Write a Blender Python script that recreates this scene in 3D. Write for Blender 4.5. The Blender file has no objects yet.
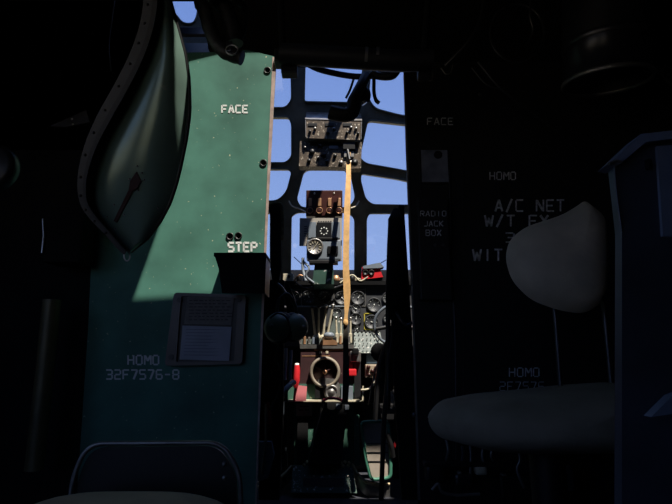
import bpy, bmesh, math, random
from mathutils import Vector, Matrix
from mathutils.geometry import tessellate_polygon
random.seed(7)
R = math.radians
C = bpy.context.scene.collection
SC = bpy.context.scene

# ------------------------------------------------------------------ camera
CAMZ, PITCH, F = 0.62, R(12.0), 500.0
cd = bpy.data.cameras.new('camera'); cam = bpy.data.objects.new('camera', cd); C.objects.link(cam)
cam.location = (0, 0, CAMZ); cam.rotation_euler = (R(90) + PITCH, 0, 0)
cd.sensor_width = 36; cd.lens = F / 672 * 36; cd.clip_start = 0.02
SC.camera = cam
SC.view_settings.view_transform = 'Standard'; SC.view_settings.look = 'None'
SC.view_settings.exposure = 0.0; SC.view_settings.gamma = 1.0
SC.cycles.use_denoising = True
SC.cycles.max_bounces = 8; SC.cycles.transparent_max_bounces = 16
SC.cycles.caustics_reflective = False; SC.cycles.caustics_refractive = False

# ------------------------------------------------------------------ sky and sun
w = bpy.data.worlds.new('sky'); SC.world = w; w.use_nodes = True
nt = w.node_tree; nt.nodes.clear()
out = nt.nodes.new('ShaderNodeOutputWorld'); bg = nt.nodes.new('ShaderNodeBackground')
tc = nt.nodes.new('ShaderNodeTexCoord'); sep = nt.nodes.new('ShaderNodeSeparateXYZ')
ramp = nt.nodes.new('ShaderNodeValToRGB'); ramp.color_ramp.elements[0].color = (.37, .53, .93, 1)
ramp.color_ramp.elements[1].color = (.18, .31, .75, 1); ramp.color_ramp.elements[0].position = 0.0
ramp.color_ramp.elements[1].position = 0.6
rm_ = ramp.color_ramp; rm_.elements[0].position = .5; rm_.elements[1].position = .8
e = rm_.elements.new(.495); e.color = (.80, .68, .50, 1); mp = nt.nodes.new('ShaderNodeMath'); mp.operation = 'MULTIPLY_ADD'; mp.inputs[1].default_value = .5; mp.inputs[2].default_value = .5
nt.links.new(tc.outputs['Generated'], sep.inputs[0]); nt.links.new(sep.outputs['Z'], mp.inputs[0]); nt.links.new(mp.outputs[0], ramp.inputs[0])
nt.links.new(ramp.outputs[0], bg.inputs[0]); nt.links.new(bg.outputs[0], out.inputs[0])
bg.inputs[1].default_value = 1.0
SUN = Vector((-.25, .40, -.88)).normalized()
sl = bpy.data.lights.new('sun', 'SUN'); sl.energy = 7.0; sl.angle = R(.6); sl.color = (1, .93, .82)
so = bpy.data.objects.new('sun', sl); C.objects.link(so)
so.rotation_euler = SUN.to_track_quat('-Z', 'Y').to_euler(); so.location = (1, -1, 5)

# ------------------------------------------------------------------ pixel -> point at world depth Y
CP, SP = math.cos(PITCH), math.sin(PITCH)
def P(px, py, Y):
    u = (px - 336) / F; v = (252 - py) / F
    dy = CP - v * SP; dz = SP + v * CP
    t = Y / dy
    return Vector((u * t, Y, CAMZ + dz * t))
def W2P(x, Y, z):
    dz = z - CAMZ; dep = Y * CP + dz * SP; return (336 + F * x / dep, 252 - F * (dz * CP - Y * SP) / dep)
def mpp(px, py, Y):
    v = (252 - py) / F
    return Y / (CP - v * SP) / F

# ------------------------------------------------------------------ materials
MATS = {}
def mat(name, col, rough=.6, metal=0., var=.15, scale=12., bump=0., wear=None, wear_scale=60., wear_cut=.72, spec=.5, trans=0.):
    if name in MATS: return MATS[name]
    m = bpy.data.materials.new(name); m.use_nodes = True; n = m.node_tree.nodes; l = m.node_tree.links
    b = n['Principled BSDF']; b.inputs['Roughness'].default_value = rough; b.inputs['Metallic'].default_value = metal
    b.inputs['Specular IOR Level'].default_value = spec
    if trans: b.inputs['Transmission Weight'].default_value = trans
    t = n.new('ShaderNodeTexCoord'); nz = n.new('ShaderNodeTexNoise'); nz.inputs['Scale'].default_value = scale; nz.inputs['Detail'].default_value = 4
    l.new(t.outputs['Object'], nz.inputs['Vector'])
    r = n.new('ShaderNodeValToRGB'); r.color_ramp.elements[0].position = .3; r.color_ramp.elements[1].position = .7
    r.color_ramp.elements[0].color = tuple(c * (1 - var) for c in col) + (1,)
    r.color_ramp.elements[1].color = tuple(min(1, c * (1 + var)) for c in col) + (1,)
    l.new(nz.outputs['Fac'], r.inputs[0]); last = r.outputs[0]
    if wear:
        n2 = n.new('ShaderNodeTexNoise'); n2.inputs['Scale'].default_value = wear_scale; n2.inputs['Detail'].default_value = 5
        l.new(t.outputs['Object'], n2.inputs['Vector'])
        r2 = n.new('ShaderNodeValToRGB'); r2.color_ramp.elements[0].position = wear_cut; r2.color_ramp.elements[1].position = wear_cut + .03
        l.new(n2.outputs['Fac'], r2.inputs[0])
        mx = n.new('ShaderNodeMix'); mx.data_type = 'RGBA'; l.new(r2.outputs[0], mx.inputs[0])
        l.new(last, mx.inputs[6]); mx.inputs[7].default_value = tuple(wear) + (1,); last = mx.outputs[2]
    l.new(last, b.inputs['Base Color'])
    if bump:
        bp = n.new('ShaderNodeBump'); bp.inputs['Strength'].default_value = bump; bp.inputs['Distance'].default_value = .002
        n3 = n.new('ShaderNodeTexNoise'); n3.inputs['Scale'].default_value = scale * 8; l.new(t.outputs['Object'], n3.inputs['Vector'])
        l.new(n3.outputs['Fac'], bp.inputs['Height']); l.new(bp.outputs[0], b.inputs['Normal'])
    MATS[name] = m; return m
def glass_mat(name, tint=(1, 1, 1), gloss=.06, dust=.03):
    m = bpy.data.materials.new(name); m.use_nodes = True; n = m.node_tree.nodes; l = m.node_tree.links; n.clear()
    o = n.new('ShaderNodeOutputMaterial'); tr = n.new('ShaderNodeBsdfTransparent'); tr.inputs[0].default_value = tint + (1,)
    gl = n.new('ShaderNodeBsdfGlossy'); gl.inputs['Roughness'].default_value = .05
    df = n.new('ShaderNodeBsdfTranslucent'); df.inputs[0].default_value = (.8, .85, .9, 1)
    t = n.new('ShaderNodeTexCoord'); nz = n.new('ShaderNodeTexNoise'); nz.inputs['Scale'].default_value = 5; nz.inputs['Detail'].default_value = 8
    l.new(t.outputs['Object'], nz.inputs['Vector'])
    mt = n.new('ShaderNodeMath'); mt.operation = 'MULTIPLY'; mt.inputs[1].default_value = dust * 2; l.new(nz.outputs['Fac'], mt.inputs[0])
    a = n.new('ShaderNodeMixShader'); l.new(mt.outputs[0], a.inputs[0]); l.new(tr.outputs[0], a.inputs[1]); l.new(df.outputs[0], a.inputs[2])
    b = n.new('ShaderNodeMixShader'); b.inputs[0].default_value = gloss; l.new(a.outputs[0], b.inputs[1]); l.new(gl.outputs[0], b.inputs[2])
    l.new(b.outputs[0], o.inputs[0]); return m
GLASS = glass_mat('dusty_glass')
M = dict(
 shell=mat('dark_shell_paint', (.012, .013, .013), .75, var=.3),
 frame=mat('frame_green_black', (.26, .26, .22), .5, var=.3, wear=(.35, .3, .2), wear_scale=90, wear_cut=.64),
 black=mat('black_paint', (.010, .010, .011), .45, var=.2),
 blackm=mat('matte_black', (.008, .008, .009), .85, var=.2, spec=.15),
 rubber=mat('black_rubber', (.012, .012, .013), .55, var=.2),
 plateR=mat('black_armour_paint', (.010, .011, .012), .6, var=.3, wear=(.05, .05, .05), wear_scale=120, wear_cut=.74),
 white=mat('stencil_white', (.75, .78, .76), .6, var=.12, scale=60),
 whited=mat('worn_dim_stencil_white', (.72, .73, .75), .6, var=.4, scale=120),  # mottled stencil white, toned down for the letters in shade
 green=mat('pedestal_green', (.05, .13, .095), .5, var=.25, wear=(.45, .45, .38), wear_scale=70, wear_cut=.66),
 dgreen=mat('dark_green', (.035, .09, .07), .5, var=.3, wear=(.5, .52, .5), wear_scale=45, wear_cut=.62),
 alu=mat('bare_aluminium', (.55, .53, .50), .35, .9, var=.25, scale=30),
 alud=mat('dull_aluminium', (.30, .29, .28), .45, .8, var=.3, scale=30),
 steel=mat('dark_steel', (.09, .09, .10), .35, .8, var=.3),
 pinkedge=mat('bare_plate_edge', (.42, .32, .28), .5, .2, var=.25, scale=40),
 tan=mat('tan_strap', (.72, .43, .17), .8, var=.18, scale=40, bump=.4),
 darkstrap=mat('dark_webbing', (.07, .06, .05), .85, var=.3, scale=60, bump=.4),
 red=mat('red_paint', (.62, .02, .025), .4, var=.2),
 redplastic=mat('bright_red_plastic', (.75, .03, .04), .35, var=.1),
 pink=mat('faded_red_tag', (.75, .22, .24), .7, var=.1),
 cream=mat('cream_paint', (.60, .54, .40), .5, var=.2, scale=40),
 maroon=mat('maroon_black', (.045, .018, .020), .5, var=.3, wear=(.3, .2, .17), wear_scale=60, wear_cut=.7),
 brown=mat('bakelite_brown', (.055, .015, .012), .35, var=.25, scale=25),
 copper=mat('worn_brass', (.60, .33, .18), .4, .6, var=.25),
 olive=mat('olive_ear_cup', (.22, .25, .17), .4, var=.15),
 panel=mat('instrument_black', (.05, .053, .06), .5, var=.2, wear=(.3, .3, .3), wear_scale=90, wear_cut=.73),
 face=mat('dial_face_black', (.012, .012, .014), .3, var=.1),
 dial=mat('dial_marks', (.8, .83, .8), .6, var=.15),
 bluegrey=mat('blue_grey_paint', (.20, .235, .28), .45, var=.15, wear=(.5, .5, .46), wear_scale=50, wear_cut=.68),
 greygreen=mat('grey_green_plate', (.13, .16, .15), .5, var=.25, wear=(.6, .6, .55), wear_scale=70, wear_cut=.64),
 beige=mat('grey_beige_card', (.42, .38, .33), .75, var=.12),
 worn=mat('worn_switch_panel', (.11, .082, .058), .5, .1, var=.6, scale=60, wear=(.5, .43, .33), wear_scale=70, wear_cut=.6),
 yellow=mat('yellow_outline', (.55, .46, .06), .5, var=.15),
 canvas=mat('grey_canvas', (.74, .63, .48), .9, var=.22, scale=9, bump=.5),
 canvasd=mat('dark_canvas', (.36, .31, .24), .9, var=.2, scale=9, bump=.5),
 leather=mat('brown_leather', (.70, .52, .34), .7, var=.2, scale=10, bump=.3),
 navy=mat('navy_metal', (.07, .08, .11), .4, .1, var=.3),
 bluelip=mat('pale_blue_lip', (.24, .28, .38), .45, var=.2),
 carpet=mat('floor_blue_black', (.035, .038, .05), .8, var=.4, scale=30, bump=.4),
 cushion=mat('tan_panel', (.42, .36, .30), .75, var=.2, scale=15),
 paper=mat('printed_paper', (.42, .44, .52), .8, var=.10, scale=20),
 paperd=mat('aged_paper', (.20, .185, .175), .8, var=.2, scale=60),
 pbark=mat('holder_plastic', (.045, .035, .032), .35, var=.2),
 ink=mat('ink', (.05, .05, .06), .8),
 cabin=mat('cockpit_wall_green', (.10, .13, .10), .6, var=.3),
 rust=mat('red_slot_inside', (.06, .02, .018), .7, var=.3),
)
def plate_mat():
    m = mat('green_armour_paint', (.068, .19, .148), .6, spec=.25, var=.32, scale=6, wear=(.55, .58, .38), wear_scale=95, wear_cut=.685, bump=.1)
    return m
M['plateL'] = plate_mat()
M['shield'] = mat('glossy_green_panel', (.20, .31, .26), .24, .2, var=.3, scale=4, wear=(.25, .33, .27), wear_scale=20, wear_cut=.7)

# ------------------------------------------------------------------ mesh builder (world coordinates)
class MB:
    def __init__(s): s.v = []; s.f = []; s.sm = []
    def add(s, vs, fs, smooth=False):
        o = len(s.v); s.v += [Vector(v) for v in vs]
        for f in fs: s.f.append([i + o for i in f]); s.sm.append(smooth)
        return s
    def box(s, a, b, bev=.0, rot=None, piv=None):
        x0, x1 = sorted((a[0], b[0])); y0, y1 = sorted((a[1], b[1])); z0, z1 = sorted((a[2], b[2]))
        bm = bmesh.new(); bmesh.ops.create_cube(bm, size=1)
        for v in bm.verts: v.co = Vector(((x0 + x1) / 2 + v.co.x * (x1 - x0), (y0 + y1) / 2 + v.co.y * (y1 - y0), (z0 + z1) / 2 + v.co.z * (z1 - z0)))
        if bev: bmesh.ops.bevel(bm, geom=bm.edges[:], offset=min(bev, .45 * min(x1 - x0, y1 - y0, z1 - z0)), segments=2, affect='EDGES', profile=.6)
        if rot is not None:
            p = Vector(piv) if piv is not None else Vector(((x0 + x1) / 2, (y0 + y1) / 2, (z0 + z1) / 2))
            for v in bm.verts: v.co = p + rot @ (v.co - p)
        bm.verts.index_update(); s.add([v.co.copy() for v in bm.verts], [[v.index for v in f.verts] for f in bm.faces]); bm.free(); return s
    def pbox(s, x0, y0, x1, y1, Y, d, bev=.002, rot=None):      # box from a pixel rectangle on the plane Y
        xm, ym = (x0 + x1) / 2, (y0 + y1) / 2
        return s.box((P(x0, ym, Y).x, Y, P(xm, y1, Y).z), (P(x1, ym, Y).x, Y + d, P(xm, y0, Y).z), bev, rot)
    def prism(s, pts, holes, fn, d=(0, .01, 0)):               # extruded polygon with holes; fn maps 2D -> 3D
        loops = [pts] + list(holes); n = sum(len(l) for l in loops)
        fl = [Vector((p[0], p[1], 0)) for l in loops for p in l]
        tris = tessellate_polygon([[Vector((p[0], p[1], 0)) for p in l] for l in loops])
        d = Vector(d); top = [fn(p.x, p.y) for p in fl]; bot = [t + d for t in top]
        s.add(top + bot, [list(t) for t in tris] + [[i + n for i in reversed(t)] for t in tris])
        o = 0; sides = []
        for l in loops:
            k = len(l)
            for i in range(k): a, b = o + i, o + (i + 1) % k; sides.append([a, b, b + n, a + n])
            o += k
        s.add(top + bot, sides); return s
    def ppoly(s, pts, Y, d=.01, holes=()): return s.prism(pts, holes, lambda x, y: P(x, y, Y), (0, d, 0))
    def tube(s, pts, r, n=10, closed=False, caps=True):
        pts = [Vector(p) for p in pts]; m = len(pts); rr = r if isinstance(r, (list, tuple)) else [r] * m
        vs = []; up = Vector((0.13, .21, 1)).normalized()
        for i, p in enumerate(pts):
            a = pts[(i - 1) % m] if (closed or i) else p; b = pts[(i + 1) % m] if (closed or i < m - 1) else p
            t = (b - a).normalized()
            if i == 0: side = t.cross(up); side = side if side.length > .1 else t.cross(Vector((1, 0, 0)))
            else: side = side - t * side.dot(t)
            side.normalize(); q = t.cross(side)
            vs += [p + (side * math.cos(2 * math.pi * k / n) + q * math.sin(2 * math.pi * k / n)) * rr[i] for k in range(n)]
        fs = []
        for i in range(m if closed else m - 1):
            j = (i + 1) % m
            for k in range(n): fs.append([i * n + k, i * n + (k + 1) % n, j * n + (k + 1) % n, j * n + k])
        s.add(vs, fs, True)
        if caps and not closed: s.add(vs[:n] + vs[-n:], [list(range(n))[::-1], list(range(n, 2 * n))])
        return s
    def lathe(s, prof, base, axis=(0, -1, 0), n=24, smooth=True):   # prof: (radius, height along the axis)
        ax = Vector(axis).normalized(); a = ax.orthogonal().normalized(); b = ax.cross(a); base = Vector(base); vs = []; fs = []
        for r, h in prof: vs += [base + ax * h + (a * math.cos(2 * math.pi * k / n) + b * math.sin(2 * math.pi * k / n)) * max(r, 1e-5) for k in range(n)]
        for i in range(len(prof) - 1):
            for k in range(n): fs.append([i * n + k, i * n + (k + 1) % n, (i + 1) * n + (k + 1) % n, (i + 1) * n + k])
        s.add(vs, fs, smooth); return s
    def disc(s, c, r, h=.004, axis=(0, -1, 0), n=20): return s.lathe([(0, 0), (r, 0), (r, h), (0, h)], c, axis, n, False)
    def dome(s, c, r, axis=(0, -1, 0), n=10): return s.lathe([(r, 0), (r * .8, r * .45), (r * .4, r * .7), (0, r * .75)], c, axis, n)
    def ball(s, c, r, sc=(1, 1, 1), n=16):
        c = Vector(c); vs = []; fs = []; m = n // 2
        for i in range(m + 1):
            a = math.pi * i / m
            for k in range(n):
                q = 2 * math.pi * k / n
                vs.append(c + Vector((r * sc[0] * math.sin(a) * math.cos(q), r * sc[1] * math.sin(a) * math.sin(q), r * sc[2] * math.cos(a))))
        for i in range(m):
            for k in range(n): fs.append([i * n + k, i * n + (k + 1) % n, (i + 1) * n + (k + 1) % n, (i + 1) * n + k])
        s.add(vs, fs, True); return s
    def grid(s, fn, nu, nv, th=(0, .006, 0)):
        th = Vector(th); vs = [fn(i / nu, j / nv) for j in range(nv + 1) for i in range(nu + 1)]; n = len(vs); W = nu + 1
        fs = [[j * W + i, j * W + i + 1, (j + 1) * W + i + 1, (j + 1) * W + i] for j in range(nv) for i in range(nu)]
        al = vs + [v + th for v in vs]; s.add(al, fs + [[k + n for k in reversed(f)] for f in fs], True)
        loop = [i for i in range(W)] + [j * W + nu for j in range(1, nv + 1)] + [nv * W + i for i in range(nu - 1, -1, -1)] + [j * W for j in range(nv - 1, 0, -1)]
        s.add(al, [[loop[k], loop[(k + 1) % len(loop)], loop[(k + 1) % len(loop)] + n, loop[k] + n] for k in range(len(loop))]); return s
    def build(s, name, m, parent=None, label=None, cat=None, group=None, kind=None):
        top = parent is None
        if top:
            xs = [v.x for v in s.v]; ys = [v.y for v in s.v]; zs = [v.z for v in s.v]
            org = Vector(((min(xs) + max(xs)) / 2, (min(ys) + max(ys)) / 2, min(zs)))
        else:
            org = Vector(parent['_o'])
        me = bpy.data.meshes.new(name); me.from_pydata([v - org for v in s.v], [], s.f)
        bm = bmesh.new(); bm.from_mesh(me); bmesh.ops.remove_doubles(bm, verts=bm.verts, dist=1e-6) if not any(s.sm) else None
        bmesh.ops.recalc_face_normals(bm, faces=bm.faces); bm.to_mesh(me); bm.free()
        if any(s.sm) and len(me.polygons) == len(s.sm): me.polygons.foreach_set('use_smooth', s.sm)
        me.materials.append(m); me.update()
        o = bpy.data.objects.new(name, me); C.objects.link(o); o['_o'] = tuple(org)
        if top: o.location = org
        else: o.parent = parent
        if label: o['label'] = label
        if cat: o['category'] = cat
        if group: o['group'] = group
        if kind: o['kind'] = kind
        return o
def thing(name, loc, label, cat, group=None):
    o = bpy.data.objects.new(name, None); C.objects.link(o); o.empty_display_size = .05
    o.location = loc; o['_o'] = tuple(loc); o['label'] = label; o['category'] = cat
    if group: o['group'] = group
    return o
def smooth_path(pts, k=6):                                     # Catmull-Rom through points
    pts = [Vector(p) for p in pts]; q = [pts[0] * 2 - pts[1]] + pts + [pts[-1] * 2 - pts[-2]]; o = []
    for i in range(1, len(q) - 2):
        for j in range(k):
            t = j / k; a, b, c, d = q[i - 1:i + 3]
            o.append(.5 * ((2 * b) + (c - a) * t + (2 * a - 5 * b + 4 * c - d) * t * t + (3 * b - a - 3 * c + d) * t ** 3))
    return o + [pts[-1]]
def pp(lst, k=6): return smooth_path([P(*a) for a in lst], k)
def rnd(pts, r, n=5):                                          # round a polygon's corners
    o = []; m = len(pts)
    for i in range(m):
        p = Vector(pts[i]); a = Vector(pts[i - 1]) - p; b = Vector(pts[(i + 1) % m]) - p
        rr = min(r, a.length * .45, b.length * .45); a = p + a.normalized() * rr; b = p + b.normalized() * rr
        for k in range(n + 1):
            t = k / n; q = a * (1 - t) ** 2 + p * 2 * t * (1 - t) + b * t * t; o.append((q.x, q.y))
    return o

# ------------------------------------------------------------------ stencil lettering
G = {
 'A': [(0,0,1.8,5.6),(2.2,5.6,4,0),(1.5,5.8,2.5,5.8),(1.2,1.9,2.8,1.9)], 'B': [(0,0,0,6),(0,6,3.4,6),(0,3.1,3.4,3.1),(0,0,3.4,0),(4,.5,4,2.7),(4,3.6,4,5.5)],
 'C': [(0,.4,0,5.6),(.4,6,4,6),(.4,0,4,0)], 'D': [(0,0,0,6),(0,6,3,6),(0,0,3,0),(4,.7,4,5.3)], 'E': [(0,0,0,6),(.5,6,4,6),(.5,3,3.2,3),(.5,0,4,0)],
 'F': [(0,0,0,6),(.5,6,4,6),(.5,3,3.2,3)], 'H': [(0,0,0,6),(4,0,4,6),(.5,3,3.5,3)], 'I': [(2,0,2,6)], 'J': [(4,6,4,.6),(.4,0,3.5,0)], 'K': [(0,0,0,6),(.7,3,4,6),(.7,3,4,0)],
 'M': [(0,0,0,6),(4.4,0,4.4,6),(.4,5.6,2.2,2.6),(2.2,2.6,4,5.6)], 'N': [(0,0,0,6),(4,0,4,6),(.4,5.6,3.6,.4)], 'O': [(0,.5,0,5.5),(4,.5,4,5.5),(.6,6,3.4,6),(.6,0,3.4,0)],
 'P': [(0,0,0,6),(.5,6,3.4,6),(.5,2.9,3.4,2.9),(4,3.4,4,5.5)], 'R': [(0,0,0,6),(.5,6,3.4,6),(.5,3,3.4,3),(4,3.5,4,5.5),(2,2.8,4,0)],
 'S': [(.5,6,4,6),(0,3.6,0,5.6),(.5,3,3.5,3),(4,.4,4,2.5),(0,0,3.5,0)], 'T': [(0,6,4,6),(2,0,2,5.4)], 'U': [(0,.5,0,6),(4,.5,4,6),(.6,0,3.4,0)],
 'W': [(0,6,1,0),(1,0,2.2,4.5),(2.2,4.5,3.4,0),(3.4,0,4.4,6)], 'X': [(0,0,4,6),(0,6,4,0)], '/': [(.5,-.4,3.5,6.4)], '-': [(.4,3,3.6,3)],
 '2': [(0,6,3.5,6),(4,3.4,4,5.5),(.6,3,3.5,3),(0,.5,0,2.5),(0,0,4,0)], '3': [(0,6,3.5,6),(1,3,3.5,3),(0,0,3.5,0),(4,.5,4,2.6),(4,3.4,4,5.5)],
 '5': [(.4,6,4,6),(0,3.5,0,6),(.4,3.2,3.5,3.2),(4,.5,4,2.7),(0,0,3.5,0)], '6': [(.5,6,3.8,6),(0,.5,0,5.5),(.5,3,3.5,3),(4,.5,4,2.5),(.5,0,3.5,0)],
 '7': [(0,6,4,6),(4,5.6,1.6,0)], '8': [(.5,6,3.5,6),(.5,3,3.5,3),(.5,0,3.5,0),(0,.5,0,2.6),(4,.5,4,2.6),(0,3.4,0,5.5),(4,3.4,4,5.5)], ' ': []}
def text(s, x0, y0, x1, y1, Y, m, parent, lab=None, lw=1.05, tilt=0):
    b = MB(); n = len(s); adv = 6.0; tot = n * adv - 2; kx = (x1 - x0) / tot; ky = (y1 - y0) / 6
    for i, ch in enumerate(s):
        for a in G[ch]:
            p = Vector((x0 + (i * adv + a[0]) * kx, y1 - a[1] * ky + tilt * i)); q = Vector((x0 + (i * adv + a[2]) * kx, y1 - a[3] * ky + tilt * i))
            t = (q - p); L = t.length
            if L < 1e-4: continue
            t /= L; nn = Vector((-t.y, t.x)); wv = lw * (kx * abs(nn.x) + ky * abs(nn.y)) / 2
            p -= t * wv * .35; q += t * wv * .35
            b.ppoly([tuple(p - nn * wv), tuple(q - nn * wv), tuple(q + nn * wv), tuple(p + nn * wv)], Y, .0012)
    return b.build('lettering', m, parent, lab)

# ================================================================== SETTING
def struct(b, name, m): return b.build(name, m, kind='structure')
YPT = .96
LB = [(152, -60), (155, -20), (156, 5), (151, 32), (141, 60), (126, 90), (108, 122), (94, 150), (86, 178), (86, 200), (94, 215), (108, 231), (122, 247), (127, 251)]
RB = [(158, -60), (165, -20), (171.5, 5), (178.5, 30), (185.5, 55), (189, 80), (189.8, 112), (186.5, 138), (181, 165), (176, 185), (170, 203), (161, 220), (148, 238), (131, 251.5)]
def shield(u, v, off=0.):
    k = v * (len(LB) - 1); i = min(int(k), len(LB) - 2); f = k - i
    x0 = LB[i][0] * (1 - f) + LB[i + 1][0] * f; y0 = LB[i][1] * (1 - f) + LB[i + 1][1] * f
    x1 = RB[i][0] * (1 - f) + RB[i + 1][0] * f; y1 = RB[i][1] * (1 - f) + RB[i + 1][1] * f
    yy = y0 + (y1 - y0) * u; Y = YPT + .15 * max(-60, yy) / 250 - .022 * math.sin(math.pi * u) * math.sin(math.pi * min(1, v * 1.05 + .05)) + .02 * (max(0, u - .6) / .4) ** 2
    return P(x0 + (x1 - x0) * u, y0 + (y1 - y0) * u, Y - off)
PY = 1.40                                                      # plane of the armour plates
ZC = 1.75                                                      # cabin ceiling
FL = MB().box((-1.5, -1.6, -.06), (1.5, 3.4, 0))
struct(FL, 'floor', M['carpet'])
# cabin ceiling with the open roof hatch
patch = [(188, 62), (225, 53), (292, 53), (292, 296), (240, 296), (132, 303), (158, 230), (177, 182), (186, 140), (184, 90)]
hatch = []
for x, y in patch:
    p = P(x, y, PY); t = (ZC - p.z) / SUN.z; q = p + SUN * t; hatch.append((q.x, q.y))
sun_slot = []  # added ceiling slot, shaped to put sun on the curved panel's right strip
for u, v in [(.9, .2), (1, .22), (1, .31), (1, .385), (1, .46), (1, .54), (1, .6), (.93, .6), (.86, .54), (.8, .46), (.76, .385), (.74, .31), (.84, .23)]:
    p = shield(u, v); t = (ZC - p.z) / SUN.z; q = p + SUN * t; sun_slot.append((q.x, q.y))
struct(MB().prism([(-1.5, -1.6), (1.5, -1.6), (1.5, 1.415), (-1.5, 1.415)], [hatch, sun_slot], lambda x, y: Vector((x, y, ZC)), (0, 0, .012)), 'ceiling', M['shell'])
def light_shaft(loop, n):                                             # unseen shaft added along the sun's path to cut stray skylight
    b = MB(); d = -SUN * 1.1; m = len(loop); c = Vector((sum(p[0] for p in loop) / m, sum(p[1] for p in loop) / m, 0))
    i_ = [Vector((x, y, ZC + .004)) for x, y in loop]; o_ = [v + (v - Vector((c.x, c.y, v.z))).normalized() * .012 for v in i_]
    vs = i_ + o_ + [v + d for v in i_] + [v + d for v in o_]
    for k in range(m):
        e = (k + 1) % m; b.add(vs, [[k, e, 2 * m + e, 2 * m + k], [m + k, 3 * m + k, 3 * m + e, m + e], [2 * m + k, 2 * m + e, 3 * m + e, 3 * m + k], [k, m + k, m + e, e]])
    struct(b, n, M['blackm'])
light_shaft(hatch, 'trim_20'); light_shaft(sun_slot, 'trim_21')
def side_wall(s, name):
    b = MB(); prof = [(1.34, 0), (1.46, .5), (1.46, 1.1), (1.34, 1.6), (1.2, 2.5)]
    b.prism([(-1.6, 0), (3.4, 0), (3.4, 2.7), (-1.6, 2.7)], [rnd([(-.7, .8), (.42, .8), (.42, 1.45), (-.7, 1.45)], .1)] if s < 0 else [], lambda x, y: Vector((s * 1.47, x, y)), (s * .04, 0, 0))  # unseen left opening added to brighten the cabin and the curved panel
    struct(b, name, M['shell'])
side_wall(-1, 'wall_left'); side_wall(1, 'wall_right')
struct(MB().prism([(-1.5, 0), (1.5, 0), (1.5, 1.8), (-1.5, 1.8)], [rnd([(-1.3, .5), (-.6, .5), (-.6, 1.5), (-1.3, 1.5)], .1)], lambda x, y: Vector((x, -1.0, y)), (0, -.04, 0)), 'wall_back', M['shell'])  # unseen opening added to bring fill light from behind
# fuselage ribs and stringers
k = 1
for s in (-1, 1):
    for yy in (-.95, -.78, .5, .9):
        b = MB().box((s * 1.40, yy, 0), (s * 1.47, yy + .03, ZC), .004)
        b.box((s * 1.47, yy, ZC - .05), (s * .75, yy + .03, ZC), .004)
        struct(b, 'trim_%d' % k, M['shell']); k += 1
    b = MB()
    for zz in (.45, 1.62): b.box((s * 1.435, -.9, zz), (s * 1.47, 1.34, zz + .02), .003)
    struct(b, 'trim_%d' % k, M['shell']); k += 1
# upper bulkhead over the plates, with a gap to the side window at the upper left
struct(MB().ppoly([(-400, 150), (-400, -212), (168, -212), (1100, -212), (1100, 90), (412, 90), (412, 55), (400, 62), (290, 62), (270, 62), (262, 51), (208, 48), (203, -75), (168, -75), (160, 150)], PY + .012, .03, [[W2P(x, PY + .012, z) for x, z in ((.70, 2.2), (.9, 2.2), (.9, 2.42), (.70, 2.42))]]), 'wall_bulkhead', M['blackm'])  # unseen hole added high up so sun reaches the tan panel
struct(MB().box((.9, PY + .012, 0), (1.3, PY + .042, 1.8)), 'wall_bulkhead_right', M['blackm'])
struct(MB().box((-1.3, PY + .012, 0), (-.60, PY + .042, 1.8)), 'wall_bulkhead_left', M['blackm'])

# ---- cockpit glazing: one riveted sheet with rounded openings
KS = 1.97                                                      # slope of the glazed front (z per Y)
def YC(px, py):
    v = (252 - py) / F; dy = CP - v * SP; dz = SP + v * CP
    return dy * (3.02 + (1.03 - CAMZ) / KS) / (dy + dz / KS)
def CV(x, y): return P(x, y, YC(x, y))
panes = [
 ([(305, 52), (362, 52), (363, 72), (352, 103), (304, 102)], 3),
 ([(252, 55), (291, 55), (292, 100), (286, 108), (252, 108)], 6),
 ([(372, 50), (440, 50), (440, 121), (400, 115.5), (375, 109), (368, 99)], 7),
 ([(252, 117), (289, 117), (292, 124), (292, 157), (286, 163), (252, 163)], 5),
 ([(367.5, 120), (440, 128), (440, 178), (400, 170), (366, 164), (359, 158)], 5),
 ([(252, 169), (289, 169), (292, 173), (287, 192), (278, 201), (252, 202)], 6),
 ([(304, 169), (345, 169), (351, 174), (356, 199), (349, 208), (301, 208), (296, 200)], 7),
 ([(361, 173), (400, 179), (440, 189), (440, 206), (372, 205), (365, 199), (360, 180)], 6),
 ([(252, 213), (276, 213), (281, 219), (281, 290), (252, 290)], 5),
 ([(291, 216), (297, 212), (348, 212), (355, 218), (355, 290), (290, 290)], 8),
 ([(369, 213), (440, 213), (440, 290), (366, 290), (366, 219)], 6),
 ([(306, 2), (361, 2), (361, 42), (306, 42)], 4), ([(372, 2), (440, 2), (440, 42), (372, 42)], 6), ([(230, 2), (294, 2), (294, 42), (230, 42)], 6),
 ([(165, -14), (197, -14), (198, 14), (194, 24), (183, 24), (172, 10)], 7),
]
holes = [rnd(p, r) for p, r in panes]
b = MB(); b.prism([(90, 300), (90, -24), (560, -24), (560, 300)], holes, CV, (0, .028, 0))
for h in holes:                                                # rivets round each opening belong to the frame's skin
    c = Vector((sum(p[0] for p in h) / len(h), sum(p[1] for p in h) / len(h)))
    acc = 0
    for i in range(len(h)):
        a = Vector(h[i]); e = Vector(h[(i + 1) % len(h)]); L = (e - a).length
        while acc < L:
            q = a.lerp(e, acc / L); nrm = Vector(((e - a).y, -(e - a).x)).normalized()
            if nrm.dot(q - c) < 0: nrm = -nrm
            q = q + nrm * 3.4
            b.dome(CV(q.x, q.y) + Vector((0, -.0005, 0)), .004, n=6); acc += 6.5
        acc -= L
struct(b, 'wall_front', M['frame'])
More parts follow.
